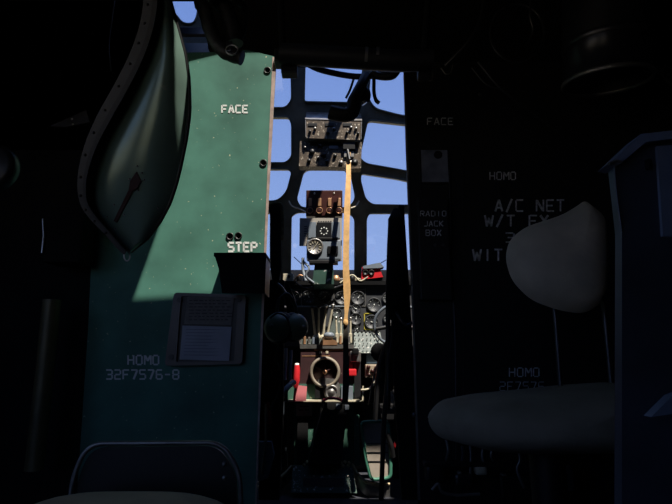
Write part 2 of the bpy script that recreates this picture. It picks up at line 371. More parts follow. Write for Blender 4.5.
for i, h in enumerate(holes):
    n = len(h); cx = sum(p[0] for p in h) / n; cy = sum(p[1] for p in h) / n
    vs = [CV(*p) + Vector((0, .014, 0)) for p in h]
    g = MB(); g.prism(h, [], lambda x, y: CV(x, y) + Vector((0, .012, 0)), (0, .004, 0))
    win = struct(g, 'window_%d' % (i + 1), GLASS)
    MB().tube([CV(*p) + Vector((0, -.002, 0)) for p in h], .0055, 8, closed=True).build('window_seal', M['frame'], win)
# wall below the glazing, cockpit sides, cockpit roof with its own overhead opening
struct(MB().box((-1.3, 3.02, 0), (1.3, 3.1, 1.15)), 'wall_front_lower', M['black'])
for s, nm in ((-1, 'wall_cockpit_left'), (1, 'wall_cockpit_right')):
    wo = [rnd(q, .06) for q in ([(1.6, 1.15), (2.05, 1.15), (2.05, 1.75), (1.6, 1.75)], [(2.12, 1.15), (2.6, 1.15), (2.5, 1.7), (2.12, 1.75)])]
    struct(MB().prism([(PY + .045, 0), (3.15, 0), (3.15, 2.75), (PY + .045, 2.75)], wo, lambda x, y: Vector((s * 1.3, x, y)), (s * .04, 0, 0)), nm, M['cabin'])
    for h in wo: struct(MB().prism(h, [], lambda x, y: Vector((s * 1.315, x, y)), (s * .004, 0, 0)), 'window_%d' % (20 + (s > 0) * 2 + wo.index(h)), GLASS)
zr = P(300, -23, YC(300, -23)).z; yr = YC(300, -23)
oh = [rnd([(a, 1.46), (b_, 1.46), (b_, yr - .07), (a, yr - .07)], .05) for a, b_ in ((-.9, -.42), (-.36, .17), (.23, .95))]
struct(MB().prism([(-1.36, PY - .02), (1.36, PY - .02), (1.36, yr + .03), (-1.36, yr + .03)], oh, lambda x, y: Vector((x, y, zr)), (0, 0, .03)), 'ceiling_cockpit', M['shell'])

struct(MB().pbox(160, 43, 210, 53, 1.62, .02, .003), 'trim_22', M['bluegrey'])
struct(MB().pbox(160, 27, 210, 34, 1.66, .02, .003), 'trim_23', M['steel'])
# ================================================================== ARMOUR PLATES
def base(px, py, Y): p = P(px, py, Y); return (p.x, p.y, p.z)
t = thing('armor_plate', base(200, 504, PY), 'tall green armour plate on the left, upper half lit by sun, stencilled FACE and STEP', 'armor plate')
MB().ppoly([(276.5, 57), (268, 200), (262.5, 330), (256, 520), (256, 640), (70, 600), (88, 330), (98, 120), (140, 75), (170, 53), (215, 52), (238, 49.5), (248, 50)], PY, .009).build('plate', M['plateL'], t)
MB().ppoly([(272.5, 57), (276.5, 57), (268.8, 200), (262.8, 330), (256, 520), (254.5, 520), (260.6, 330), (266.2, 200)], PY - .0012, .0015).build('edge_strip', M['pinkedge'], t, 'bare pinkish metal strip along the plate edge')
text('FACE', 222, 105.5, 247.5, 112.5, PY - .0012, M['white'], t, 'white stencilled letters FACE', 1.35)
text('STEP', 228.5, 242.8, 256.5, 251.2, PY - .0012, M['white'], t, 'white stencilled letters STEP', 1.5)
text('HOMO', 128, 355.5, 158.5, 364.5, PY - .0012, M['white'], t, 'white stencilled letters HOMO')
text('32F7576-8', 106.5, 370, 178.5, 379, PY - .0012, M['white'], t, 'white stencilled part number 32F7576-8')
for x, y in ((267.5, 70.5), (263.5, 163), (230, 236.5), (238.5, 236)):
    MB().lathe([(0, .0), (.007, 0), (.008, .002), (.011, .0035), (.011, .0)], P(x, y, PY), n=14).build('bolt_hole', M['black'], t)
MB().pbox(274, 56, 279, 63, PY - .012, .012).build('hinge_lug', M['alu'], t)

t = thing('armor_plate', base(500, 504, PY), 'tall black armour plate on the right, stencilled RADIO JACK BOX and A/C NET', 'armor plate')
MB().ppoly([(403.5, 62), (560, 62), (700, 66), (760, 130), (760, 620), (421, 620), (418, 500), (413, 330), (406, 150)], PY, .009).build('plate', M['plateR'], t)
MB().ppoly([(403.3, 75), (405, 75), (408, 150), (414.6, 330), (420.4, 500), (418.4, 500), (412.8, 330), (406, 150)], PY - .0012, .0015).build('edge_strip', M['alud'], t, 'worn grey metal strip along the plate edge')
dk = M['whited']
text('FACE', 427.5, 118, 453, 124.5, PY - .0012, dk, t, 'grey stencilled letters FACE', .8)
text('HOMO', 490, 172, 515.5, 179.5, PY - .0012, dk, t, 'grey stencilled letters HOMO', .8)
text('A/C', 495.5, 200, 523, 211, PY - .0012, dk, t, 'grey stencilled letters A/C', .9); text('NET', 536.6, 200, 564, 211, PY - .0012, dk, t, 'grey stencilled word NET', .9)
text('W/T', 485, 215.5, 514.5, 226, PY - .0012, dk, t, 'grey stencilled letters W/T', .9); text('EX', 529.5, 215.5, 548, 226, PY - .0012, dk, t, 'grey stencilled letters partly covered by the backrest', .9)
text('3', 506, 233, 514, 242, PY - .0012, dk, t, 'grey stencilled figure 3', .9)
text('WIT', 473, 249.5, 502, 260.5, PY - .0012, dk, t, 'grey stencilled letters partly covered by the backrest', .9)
text('HOMO', 509.5, 368, 539, 376.5, PY - .0012, dk, t, 'grey stencilled letters HOMO low on the plate', .8)
text('2F7576', 500, 382, 544, 390.5, PY - .0012, M['rust'] if 0 else dk, t, 'dim stencilled part number', .5)
b = MB()
for x in (452.5, 463): b.ppoly([(x, 150), (x + 1.6, 150), (x + 2.6, 500), (x + 1, 500)], PY - .003, .003)
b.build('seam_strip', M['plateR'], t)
for x, y in ((411, 100), (414, 415), (480, 95)): MB().dome(P(x, y, PY), .006).build('bolt_head', M['steel'], t)

# photo card and radio jack box
t = thing('jack_box', base(434, 250, PY), 'black box lettered RADIO JACK BOX on the right armour plate', 'jack box')
MB().pbox(419, 196, 450, 300, PY - .032, .032, .004).build('housing', M['plateR'], t)
text('RADIO', 420.5, 211, 446, 216, PY - .0335, M['whited'], t, lw=.7); text('JACK', 424, 221, 443, 226, PY - .0335, M['whited'], t, lw=.9); text('BOX', 426, 230, 441, 235.5, PY - .0335, M['whited'], t, lw=.9)
for x in (435, 443): MB().disc(P(x, 245, PY - .032), .004, .004).build('jack_socket', M['steel'], t)
MB().tube(pp([(421, 190, PY - .01), (422, 196, PY - .02), (427, 200, PY - .034), (423, 204, PY - .034)]), .002, 6).build('cord', M['steel'], t)
t = thing('card_holder', base(434, 182, PY), 'small glossy card in a black sleeve above the jack box', 'card')
MB().pbox(419.5, 148, 449, 184, PY - .006, .006, .001).build('sleeve', M['black'], t)
MB().pbox(421.5, 150, 448, 182, PY - .0085, .002, .0).build('card', mat('glossy_card', (.22, .24, .30), .2, var=.5, scale=14), t)
MB().disc(P(438, 155, PY - .0085), .012, .004).build('stud', M['black'], t)
b = MB().tube(pp([(449, 170, PY - .005), (451, 240, PY - .012), (449, 262, PY - .008), (455, 330, PY - .005), (456, 500, PY - .005)]), .002, 6)
b.build('wire', M['steel'], label='thin wire running down the black armour plate beside the jack box', cat='wire')

# step bracket under STEP
t = thing('step_bracket', base(240, 330, PY), 'black folded metal step bracket under the stencilled word STEP', 'step')
b = MB(); YF = PY - .10
b.ppoly([(214, 254), (266, 257), (264.5, 293), (222, 293), (218.5, 268)], YF, .006)
b.build('face_plate', M['blackm'], t)
MB().box((P(214, 254, YF).x, YF - .004, P(214, 255.5, YF).z - .003), (P(266, 254, YF).x, PY, P(240, 253.5, YF).z + .002), .002).build('tread', M['blackm'], t)
MB().box((P(264, 254, YF).x, YF, P(240, 293, YF).z), (P(265.5, 254, YF).x, PY, P(240, 256, YF).z), .001).build('side_web', M['steel'], t)

# placard holder with papers
YD = PY - .02
t = thing('document_holder', base(205, 365, PY), 'dark plastic document holder with two typed sheets below the sunlit patch', 'document holder')
o = rnd([(174, 292.5), (246, 295), (242, 364), (164.5, 366)], 4)
MB().ppoly(o, YD, .02, [rnd([(181, 296), (238, 298), (234, 361), (176, 362)], 2)]).build('frame', M['pbark'], t)
MB().ppoly([(180, 296), (238, 298), (235, 361), (175, 362)], YD + .008, .006).build('backing', M['black'], t)
u = MB().ppoly([(187.5, 296.5), (234, 298), (231, 325), (184, 324)], YD + .004, .001).build('upper_sheet', M['paperd'], t, 'aged brown typed sheet')
b = MB()
for k in range(7):
    y = 300 + k * 3.2; x = 189
    while x < 228:
        L = random.uniform(2, 6); b.ppoly([(x, y), (x + L, y + .1), (x + L, y + 1.0), (x, y + .9)], YD + .0032, .0006); x += L + random.uniform(1, 2.5)
b.build('typing', M['ink'], u)
u = MB().ppoly([(182.5, 325.5), (231.5, 327), (229, 361), (179.5, 359.5)], YD + .002, .001).build('lower_sheet', M['paper'], t, 'pale blue typed sheet')
b = MB()
for k in range(9): y = 329 + k * 3.2; b.ppoly([(186 - k * .3, y), (random.uniform(205, 226), y + .4), (210, y + 1.0), (186 - k * .3, y + .6)], YD + .0012, .0006)
b.build('typing', mat('faint_ink', (.2, .22, .3), .8), u)
for x, y in ((179.5, 300), (171.5, 357), (239, 300)): MB().disc(P(x, y, YD), .007, .003).build('screw', M['black'], t)

# ================================================================== CURVED GREEN PANEL, upper left
t = thing('curved_panel', base(127, 251, 1.12), 'glossy green leaf-shaped curved metal panel with riveted black rim, upper left', 'panel')
MB().grid(shield, 22, 40, (0, .005, 0)).build('skin', M['shield'], t)
def fine(L, k=4):
    q = smooth_path([Vector((a, b_, 0)) for a, b_ in L], k); return [(p.x, p.y) for p in q]
LF = fine(LB)
def rimoff(dx0, dx1, dY, th, nm, m, lab=None):
    b = MB(); n = len(LF)
    def off(k):
        a = Vector(LF[max(0, k - 1)]); c = Vector(LF[min(n - 1, k + 1)]); tt = (c - a).normalized(); q = Vector((-tt.y, tt.x)); return q * (-1 if q.x > 0 else 1) * max(.35, 1 - max(0, LF[k][1] - 120) / 170)
    A = [Vector(LF[k]) + off(k) * dx0 for k in range(n)]; B = [Vector(LF[k]) + off(k) * dx1 for k in range(n)]
    yy = lambda q: YPT + .15 * max(-60, q[1]) / 250 + dY
    for k in range(n - 1): b.add([P(*p, yy(p) + e) for e in (0, th) for p in (A[k], A[k + 1], B[k + 1], B[k])], [[0, 1, 2, 3], [4, 7, 6, 5], [0, 4, 5, 1], [3, 2, 6, 7]])
    return b.build(nm, m, t, lab), A, B
rm, A, B = rimoff(4, 13, -.03, .03, 'rim', mat('rim_grey_black', (.025, .025, .026), .45, var=.3), 'dark grey riveted rim band')
rimoff(-1, 4, -.04, .05, 'gasket', M['rubber'])
for k in range(2, len(LF) - 6, 3):
    q = (A[k] + B[k]) / 2; MB().dome(P(q.x, q.y, YPT - .03 + .15 * max(-60, q.y) / 250), .0035, n=8).build('rivet', M['black'], rm)
MB().tube([shield(1, v / 40) for v in range(41)], .0045, 8).build('edge_bead', M['black'], t)
def sp(x, y, off=.003):                                        # a point on the skin from its pixel
    best = min(((shield(u / 60, v / 90, off), u, v) for u in range(61) for v in range(91)), key=lambda q: (q[0] - P(x, y, q[0].y)).length)
    return P(x, y, best[0].y)
b = MB(); SL = ([(136.5, 171.5), (141, 181), (137, 188.5), (132.5, 191), (116.5, 222.5), (113.5, 221), (128.5, 190), (130, 181)])
b.prism(SL, [], lambda x, y: sp(x, y, .004), (0, .003, 0))
b.build('slot', M['rust'], t, 'dark slot with a diamond-shaped head')
b = MB()
for x, y in ((137, 166), (142, 173), (129.5, 179), (144, 180), (138, 190), (114, 205), (107, 217), (124, 215), (115, 229), (158, 208)): MB().dome(sp(x, y), .0024, n=8).build('rivet', M['alud'], t)
MB().tube([P(127 + 3 * math.cos(a * .4), 256 + 5 * math.sin(a * .4), YPT + .14) for a in range(16)], .0016, 6, closed=True).build('pull_ring', M['alu'], t, 'small bright pull ring')

# ================================================================== OVERHEAD: TUBE, HOSES, CABLES
t = thing('overhead_conduit', base(350, 70, 1.3), 'thick black horizontal conduit spanning the top of the passage', 'conduit')
MB().tube(pp([(280, 54, 1.05), (300, 55, 1.05), (350, 58, 1.05), (400, 61, 1.05), (432, 60, 1.05)]), .025, 18).build('pipe', M['rubber'], t)
for x in (366, 377): MB().tube([P(x - 1.5, 58.5, 1.05), P(x + 1.5, 58.7, 1.05)], .0258, 18).build('clamp_band', M['alud'], t, 'grey clamp band')
MB().pbox(274, 48, 290, 60, 1.05, .04, .003).build('bracket', M['black'], t)
for x in (283, 424): q = P(x, 54, 1.06); MB().tube([q, (q.x, .80, 1.62), (q.x, .72, ZC)], .008, 8).build('hanger_strap', M['blackm'], t)
MB().pbox(281, 58, 297, 72, 1.06, .03, .003).build('bracket', M['black'], t)
MB().pbox(418, 64, 430, 77, 1.06, .02, .003).build('hanger', M['steel'], t)
for k, (pts, r, lab) in enumerate([
  ([(203, -4, 1.0), (205, 10, 1.0), (213, 36, 1.0), (224, 51, 1.0), (242, 58, 1.0)], .0165, 'fat black hose curving down in front of the top of the green plate'),
  ([(223, -4, 1.03), (226, 8, 1.03), (232, 28, 1.03), (235, 44, 1.03)], .0195, 'widest black hose hanging at the top beside the fat curved one'),
  ([(243, -4, 1.055), (245, 8, 1.055), (243, 30, 1.055), (234, 50, 1.06)], .008, 'thin shiny black hose right of the fat hoses at the top')]):
    b = MB(); q = P(*pts[0]); path = smooth_path([Vector((q.x + .20 + .04 * k, .58, ZC - .002)), Vector((q.x + .18 + .04 * k, .62, 1.55)), Vector((q.x + .13 + .03 * k, .80 + .01 * k, 1.42))] + [P(*a) for a in pts], 6); rr = [r * (1 + .05 * math.sin(i * 2.1)) for i in range(len(path))]
    b.tube(path, rr, 14).build('ribbed_hose', M['rubber'] , label=lab, cat='hose')
t = thing('hose_clip', base(231, 56, 1.2), 'small metal hose clip at the end of the fat curved hose', 'clip')
MB().tube([P(232 + 6 * math.cos(a / 12 * 6.283), 50 + 5 * math.sin(a / 12 * 6.283), .98) for a in range(12)], .002, 6, closed=True).build('ring', M['alu'], t)
MB().pbox(226, 41, 232, 51, .98, .01, .002).build('tab', M['steel'], t)
b = MB().tube(pp([(304, 62, 1.5), (318, 69, 1.5), (338, 74, 1.5), (356, 76.5, 1.5), (372, 76, 1.48), (392, 70, 1.44), (408, 66, 1.38)]), [.010] * 37, 10)
b.build('hanging_cable', M['rubber'], label='black cable sagging below the conduit across the top windows', cat='cable')
t = thing('oxygen_mask', base(365, 105, 1.5), 'black mask and hose bundle dangling before the top windows', 'mask hose')
MB().tube(pp([(366, 76, 1.49), (362, 84, 1.47), (356, 95, 1.46), (352, 103, 1.46), (352, 112, 1.46)]), .017, 12).build('hose', M['rubber'], t)
MB().ball(P(364, 95, 1.5), .023, (1, 1, 1.35)).build('bulb', M['rubber'], t)
MB().tube(pp([(374, 78, 1.48), (374, 92, 1.47), (376, 100, 1.47), (379, 103, 1.47)]), [.006] * 12 + [.007] * 7, 8).build('toggle', M['black'], t)
MB().tube(pp([(354, 78, 1.5), (350, 90, 1.49), (346, 98, 1.49)]), .004, 8).build('lead', M['rubber'], t)
MB().tube(pp([(372, 72, 1.46), (378, 76, 1.46), (392, 76, 1.45), (399, 68, 1.44)]), .012, 10).build('upper_hose', M['rubber'], t)
MB().tube([P(363, 101.5, 1.485), P(364.5, 104, 1.487)], .010, 12).build('collar', M['alu'], t)
MB().tube(pp([(355, 100, 1.46), (352, 112, 1.46), (345, 115, 1.46), (335, 113.5, 1.46), (330, 112, 1.46)]), [.023] * 25, 14).build('corrugated_hose', M['rubber'], t)

# canister, hoop and lines, upper right
t = thing('canister', base(612, 125, 1.1), 'large dark cylindrical canister hanging at the upper right', 'canister')
ca = Vector((.02, .18, -1)).normalized(); cb = P(605, 20, 1.12)
MB().lathe([(0, -.25), (.094, -.25), (.097, -.12), (.099, 0), (.101, .06), (.103, .155), (0, .155)], cb, ca, 40).build('body', mat('canister_paint', (.025, .026, .032), .3, .3, var=.3), t)
MB().lathe([(.1035, .150), (.107, .153), (.107, .160), (.1035, .163), (.098, .160), (.098, .155)], cb, ca, 40).build('rim', M['alud'], t, 'worn bright bottom rim')
MB().lathe([(.102, .055), (.104, .058), (.104, .066), (.102, .07)], cb, ca, 40).build('band', M['steel'], t)
b = MB().tube([P(517 + 27 * math.cos(a / 30 * 6.283), 33 + 29 * math.sin(a / 30 * 6.283), 1.25) for a in range(30)], .003, 8, closed=True)
b.build('hoop', M['steel'], label='thin dark metal hoop hanging left of the canister', cat='hoop')
for pts, r, lab in [([(478, 62, 1.3), (500, 88, 1.3), (530, 112, 1.32), (556, 132, 1.34), (575, 150, 1.36)], .0028, 'thin grey line sloping down from the hoop across the black plate'),
                    ([(472, 68, 1.32), (486, 84, 1.32), (505, 92, 1.32), (520, 108, 1.33)], .002, 'thinner looped wire just under the sloping grey line'),
                    ([(485, -10, 1.3), (480, 20, 1.3), (470, 40, 1.3), (455, 56, 1.32), (445, 66, 1.34)], .006, 'black cable coming down beside the conduit end'),
                    ([(672, 85, 1.32), (655, 68, 1.34), (640, 58, 1.36)], .005, 'short rod behind the canister at the right edge'),
                    ([(532, -10, 1.2), (530, 15, 1.2), (533, 30, 1.21), (528, 44, 1.22)], .0035, 'thin twisted wire inside the hoop'),
                    ([(116, -10, 1.1), (112, 20, 1.1), (109, 45, 1.1), (111, 71, 1.1)], .0012, 'hair-thin bright wire hanging left of the curved panel')]:
    MB().tube(pp(pts), r, 8).build('wire', M['steel'], label=lab, cat='wire')
t = thing('cable_clamps', base(440, 80, 1.35), 'small bright clips at the end of the conduit', 'clip'); t.name = 'cable_clip'
MB().tube(pp([(423, 74, 1.33), (427, 80, 1.33), (432, 80, 1.33), (433, 73, 1.33)]), .002, 6).build('wire_loop', M['alud'], t)
MB().tube(pp([(441, 68, 1.33), (446, 74, 1.33), (451, 72, 1.33), (453, 65, 1.33)]), .002, 6).build('wire_loop', M['alud'], t)
# left cabin wall fittings
t = thing('gauge_housing', base(8, 190, 1.0), 'dim round black housing at the left edge', 'housing')
MB().lathe([(0, 0), (.05, 0), (.05, .02), (.04, .028), (0, .028)], P(-3, 170, 1.0)).build('body', M['black'], t)
MB().lathe([(.05, .0), (.053, .01), (.05, .02)], P(-3, 170, 1.0)).build('ring', M['steel'], t)
t = thing('wall_fitting', base(70, 220, 1.2), 'dark box with a highlight streak modelled as a bright strip, at the left', 'wall box')
MB().pbox(44, 212, 82, 262, 1.3, .08, .008).build('box', M['blackm'], t)
MB().tube([P(43, 219, 1.296), P(44, 235, 1.296), P(42, 253, 1.296)], .0035, 8).build('highlight_strip', M['alu'], t)  # window highlight modelled as a bright metal tube
b = MB().tube([P(52, 300, 1.3), P(44, 380, 1.3), P(34, 470, 1.3)], .022, 14)
b.build('wall_tube', mat('dull_brass_tube', (.10, .085, .045), .5, .4, var=.3), label='dull brass coloured tube rising along the left wall', cat='tube')
t = thing('latch', base(70, 120, 1.15), 'small latch with two rivets left of the curved panel rim', 'latch')
MB().ppoly([(86, 110), (90, 122), (66, 127), (50, 126)], 1.395, .02).build('plate', M['steel'], t)
for x, y in ((72, 119), (73, 124.5)): MB().dome(P(x, y, 1.395), .0035).build('rivet', M['alu'], t)

# ================================================================== COCKPIT OVERHEAD PANELS
def knob(px, py, Y, r, m, parent, name='knob', lab=None, h=.012):
    return MB().lathe([(0, h), (r * .8, h), (r, h * .7), (r, 0), (0, 0)], P(px, py, Y), n=14).build(name, m, parent, lab)
YO = 2.47
t = thing('overhead_switch_panel', base(333, 138, YO), 'upper worn switch box under the top window, bright metal upper face', 'switch panel')
MB().add([P(306, 112, YO + .07), P(361, 114, YO + .07), P(362, 122, YO), P(305, 120, YO), P(306, 138, YO), P(361, 140, YO), P(361, 138, YO + .08), P(306, 136, YO + .08)],
 [[0, 1, 2, 3], [3, 2, 5, 4], [4, 5, 6, 7], [0, 3, 4, 7], [1, 6, 5, 2], [0, 7, 6, 1]]).build('housing', M['worn'], t)
MB().add([P(306.5, 111.8, YO + .07), P(361, 113.8, YO + .07), P(362, 120.5, YO - .003), P(305, 119, YO - .003), P(306.5, 112.8, YO + .08), P(361, 114.8, YO + .08), P(362, 121.5, YO + .003), P(305, 120, YO + .003)],
 [[0, 1, 2, 3], [7, 6, 5, 4], [0, 4, 5, 1], [3, 2, 6, 7], [0, 3, 7, 4], [1, 5, 6, 2]]).build('top_face', M['alu'], t, 'bare bright aluminium upper face')
MB().tube([P(305.5, 120, YO), P(305.8, 137, YO)], .003, 6).build('trim_edge', M['alu'], t)
MB().tube([P(361.5, 122, YO), P(361, 139, YO)], .003, 6).build('trim_edge', M['alu'], t)
for x in (312, 329, 347): MB().pbox(x - 4, 123, x + 5, 126, YO - .004, .004, .001).build('name_plate', M['black'], t)
for x, y in ((310, 132), (315, 129), (328, 133), (334, 129), (347, 133), (351, 128), (356, 129), (358, 134)):
    knob(x, y, YO - .001, .008, M['black'] if y > 130 else M['alud'], t)
t = thing('overhead_switch_panel', base(330, 168, YO), 'lower worn switch box with scattered knobs, below the bright topped one', 'switch panel')
MB().ppoly([(300, 141), (362, 142), (361, 168), (346, 169), (345, 167), (299, 166)], YO + .03, .06).build('housing', M['worn'], t)
MB().pbox(343, 142, 355, 149, YO + .01, .02, .002).build('black_cover', M['black'], t)
MB().pbox(344, 151, 354, 157, YO + .02, .01, .002).build('metal_tab', M['alud'], t)
MB().pbox(329, 145.5, 338, 148.5, YO + .025, .005, .001).build('name_plate', M['alud'], t, 'bright name plate')
for x, y, r, m in ((312, 152, .014, 'black'), (324, 155, .012, 'black'), (335, 156, .010, 'black'), (309, 161, .010, 'black'), (327, 162, .009, 'black'), (341, 163, .011, 'alud'), (320, 146, .012, 'black'), (305, 148, .007, 'alud'), (350, 163, .013, 'alud'), (318, 158, .006, 'alud')):
    knob(x, y, YO + .029, r, M[m], t)
MB().lathe([(0, 0), (.018, 0), (.018, .02), (0, .022)], P(354.5, 163.5, YO + .01)).build('round_cap', M['black'], t)
MB().pbox(313, 105.5, 320.5, 109, 2.60, .01, .002).build('placard', M['alu'], label='small bright placard above the upper overhead switch box', cat='placard')

# strap
YS = 2.30
def ribbon(pts, m, th=.003):
    b = MB(); n = len(pts); L = [P(x - wd / 2, y, Y) for x, y, wd, Y in pts]; Rr = [P(x + wd / 2, y, Y) for x, y, wd, Y in pts]
    L = smooth_path(L, 5); Rr = smooth_path(Rr, 5); d = Vector((0, th, 0)); n = len(L)
    vs = L + Rr + [v + d for v in L] + [v + d for v in Rr]
    for i in range(n - 1):
        b_ = [[i, n + i, n + i + 1, i + 1], [2 * n + i, 2 * n + i + 1, 3 * n + i + 1, 3 * n + i], [i, i + 1, 2 * n + i + 1, 2 * n + i], [n + i, 3 * n + i, 3 * n + i + 1, n + i + 1]]
        b.add(vs, b_, False)
    return b
t = thing('hanging_strap', base(346, 328, YS), 'long tan fabric strap hanging from the overhead panel in front of the instruments', 'strap')
ribbon([(348.5, 152, 4, YS + .13), (348.5, 178, 5, YS + .06), (347.5, 200, 6, YS + .03), (346.5, 230, 6, YS + .01), (346, 265, 6.2, YS), (346.8, 285, 7, YS), (347, 300, 6, YS), (346.3, 314, 3.5, YS), (345.6, 322, 4.5, YS)], M['tan']).build('webbing', M['tan'], t)
MB().ball(P(345.6, 323, YS), .012, (1, .8, 1.4)).build('knot', M['tan'], t)
MB().tube([P(347.5, 150, YS + .11), P(349.5, 160, YS + .09)], .009, 10).build('hook', M['black'], t)
ribbon([(345.5, 326, 4.5, YS), (345.8, 350, 5.5, YS + .01), (346, 380, 6.5, YS + .02), (345, 404, 6, YS + .03)], M['darkstrap'], .005).build('lower_webbing', M['darkstrap'], t, 'dark webbing below the knot')

# magneto switch box
YM = 2.54
t = thing('magneto_switch_box', base(324, 216, YM), 'reddish brown box with four brass switches between the centre windows', 'switch box')
MB().pbox(306, 190, 342.5, 216, YM, .06, .005).build('housing', M['brown'], t)
MB().pbox(315, 215, 335, 219, YM + .015, .04, .003).build('mounting_foot', M['black'], t)
for x in (310, 319.5, 329.5, 339):
    s_ = MB().pbox(x - 1.5, 198, x + 1.8, 206, YM - .012, .012, .002).build('switch', M['copper'], t, 'worn brass switch lever')
    MB().lathe([(.0, .012), (.009, .012), (.017, .010), (.018, 0), (0, 0)], P(x, 211, YM), n=16).build('switch_knob', M['brown'], t)
    MB().lathe([(.014, .011), (.016, .014), (.018, .011)], P(x, 211, YM), n=16).build('knob_ring', M['copper'], t)
for x in (314.5, 334): MB().dome(P(x, 193.5, YM), .006).build('screw', M['alu'], t)
for sx in (1, -1):
    MB().tube(pp([(324 + sx * 18, 212, YM + .02), (324 + sx * 24, 209, YM + .08), (324 + sx * 32, 206, YM + .15), (324 + sx * 35, 201, YM + .19)]), .004, 8).build('bracket_arm', M['cream'], t)

# compass and instruments on the stand
YK = 2.46
t = thing('compass_stand', base(320, 282, YK), 'grey compass and dial unit on a black stand at the centre windshield', 'compass')
MB().pbox(299.5, 218, 342, 246, YK + .02, .004, .001).build('card_plate', M['beige'], t, 'pale grey correction card plate')
MB().pbox(334, 240, 342, 261, YK + .02, .004, .001).build('card_plate', M['beige'], t)
b = MB()
for k in range(5): b.pbox(304, 226 + k * 2.4, 307, 226.8 + k * 2.4, YK + .0185, .0015, 0)
for k in range(6): b.pbox(318 + k * 2.4, 221, 319.6 + k * 2.4, 222, YK + .0185, .0015, 0)
b.build('card_print', M['ink'], t)
MB().pbox(308.5, 222, 316, 238, YK + .008, .012, .001).build('card', M['bluegrey'], t); MB().pbox(331.5, 222, 340, 238, YK + .008, .012, .001).build('card', M['bluegrey'], t)
q = MB().pbox(316.5, 222, 331.5, 237, YK, .03, .004).build('window_case', M['face'], t)
b = MB()
for a in range(8): b.box(P(324, 231, YK) + Vector((.018 * math.cos(a * .785) - .003, -.001, .018 * math.sin(a * .785) - .003)), P(324, 231, YK) + Vector((.018 * math.cos(a * .785) + .003, 0.001, .018 * math.sin(a * .785) + .003)))
b.build('marks', M['dial'], q)
MB().pbox(311, 237, 338, 239.5, YK - .01, .03, .002).build('ledge', M['black'], t)
MB().pbox(306.5, 239.5, 341, 260, YK - .005, .05, .008).build('lower_case', M['bluegrey'], t)
q = MB().lathe([(.040, 0), (.043, .010), (.038, .014), (.034, .008), (0, .008)], P(315, 247, YK - .005), n=28).build('dial', M['alud'], t)
b = MB(); c0 = P(315, 247, YK - .015)
for a in range(12):
    v = Vector((math.cos(a * .5236), 0, math.sin(a * .5236))); b.tube([c0 + v * .020, c0 + v * .031], .0018, 5)
b.tube([c0 - Vector((.01, 0, .012)), c0 + Vector((.014, 0, .022))], .0018, 5); b.build('needle', M['cream'], q)
MB().pbox(327.5, 246, 338, 254, YK - .012, .01, .002).build('reading_window', M['face'], t)
MB().pbox(309, 260, 338, 263.5, YK - .01, .05, .003).build('base_ledge', M['black'], t)
MB().ppoly([(315, 263), (333, 263), (334, 284), (312, 284)], YK + .005, .19).build('stand', M['dgreen'], t)
b = MB().tube(pp([(304, 262, YK + .02), (309, 268, YK), (306, 276, YK), (314, 283, YK)]), .006, 8).tube(pp([(303, 258, YK + .03), (303, 270, YK + .02), (306, 281, YK)]), .008, 8)
b.build('stand_cable', M['bluegrey'], t)

# ================================================================== GLARE SHIELD AND CLUTTER
YG = 2.635
b = MB(); zg = P(330, 281, YG).z
b.prism([(P(240, 281, YG).x, YG), (P(440, 281, YG).x, YG), (P(440, 281, YG).x, 2.95), (P(240, 281, YG).x, 2.95)], [], lambda x, y: Vector((x, y, zg)), (0, 0, -.02))
GS = b.build('glare_shield', M['blackm'], label='black glare shield shelf above the instrument panel', cat='glare shield')
t = thing('junction_block', base(287, 280, YG), 'small pale metal block with a round hole, left end of the glare shield', 'block')
MB().pbox(283, 273.5, 293, 281, YG + .01, .04, .003).build('block', M['cream'], t); MB().disc(P(289, 276.5, YG + .01), .008, .003).build('hole_plug', M['black'], t)
labs = ['dark round instrument can', 'grey square instrument can', 'brass coloured cable connector', 'pale metal clamp', 'dark ribbed connector plug', 'short grey pipe elbow', 'small olive relay can', 'pale cream plug']
pl = ['standing left of the compass stand', 'just left of the compass stand', 'close to the right of the compass stand', 'between the compass stand and the strap', 'right beside the tan strap', 'left of the red twin socket unit', 'at the far left of the glare shield', 'between the strap and red unit']
xs = [299, 306, 336, 342, 352, 359, 276, 356]
for i in range(8):
    m = M[['steel', 'bluegrey', 'copper', 'alud', 'black', 'bluegrey', 'olive', 'cream'][i]]; x = xs[i]; hh = random.uniform(5, 9)
    c = P(x, 281, YG + .05)
    b = MB(); r = .014 + .004 * (i % 3)
    if i % 2 == 0: b.lathe([(0, 0), (r, 0), (r, hh * .004), (r * .7, hh * .0048), (r * .7, hh * .0056), (0, hh * .0056)], (c.x, c.y, zg), (0, 0, 1), 14)
    else: b.box((c.x - r, c.y, zg), (c.x + r, c.y + .03, zg + hh * .0045), .004).tube([(c.x, c.y, zg + .01), (c.x + .02, c.y - .02, zg + .016), (c.x + .035, c.y - .02, zg + .003)], .004, 8)
    b.build(['instrument_can', 'instrument_can', 'connector', 'clamp', 'connector', 'pipe_elbow', 'relay_can', 'plug'][i], m, label=labs[i] + ' ' + pl[i], cat=['can', 'can', 'connector', 'clamp', 'connector', 'pipe', 'can', 'plug'][i])
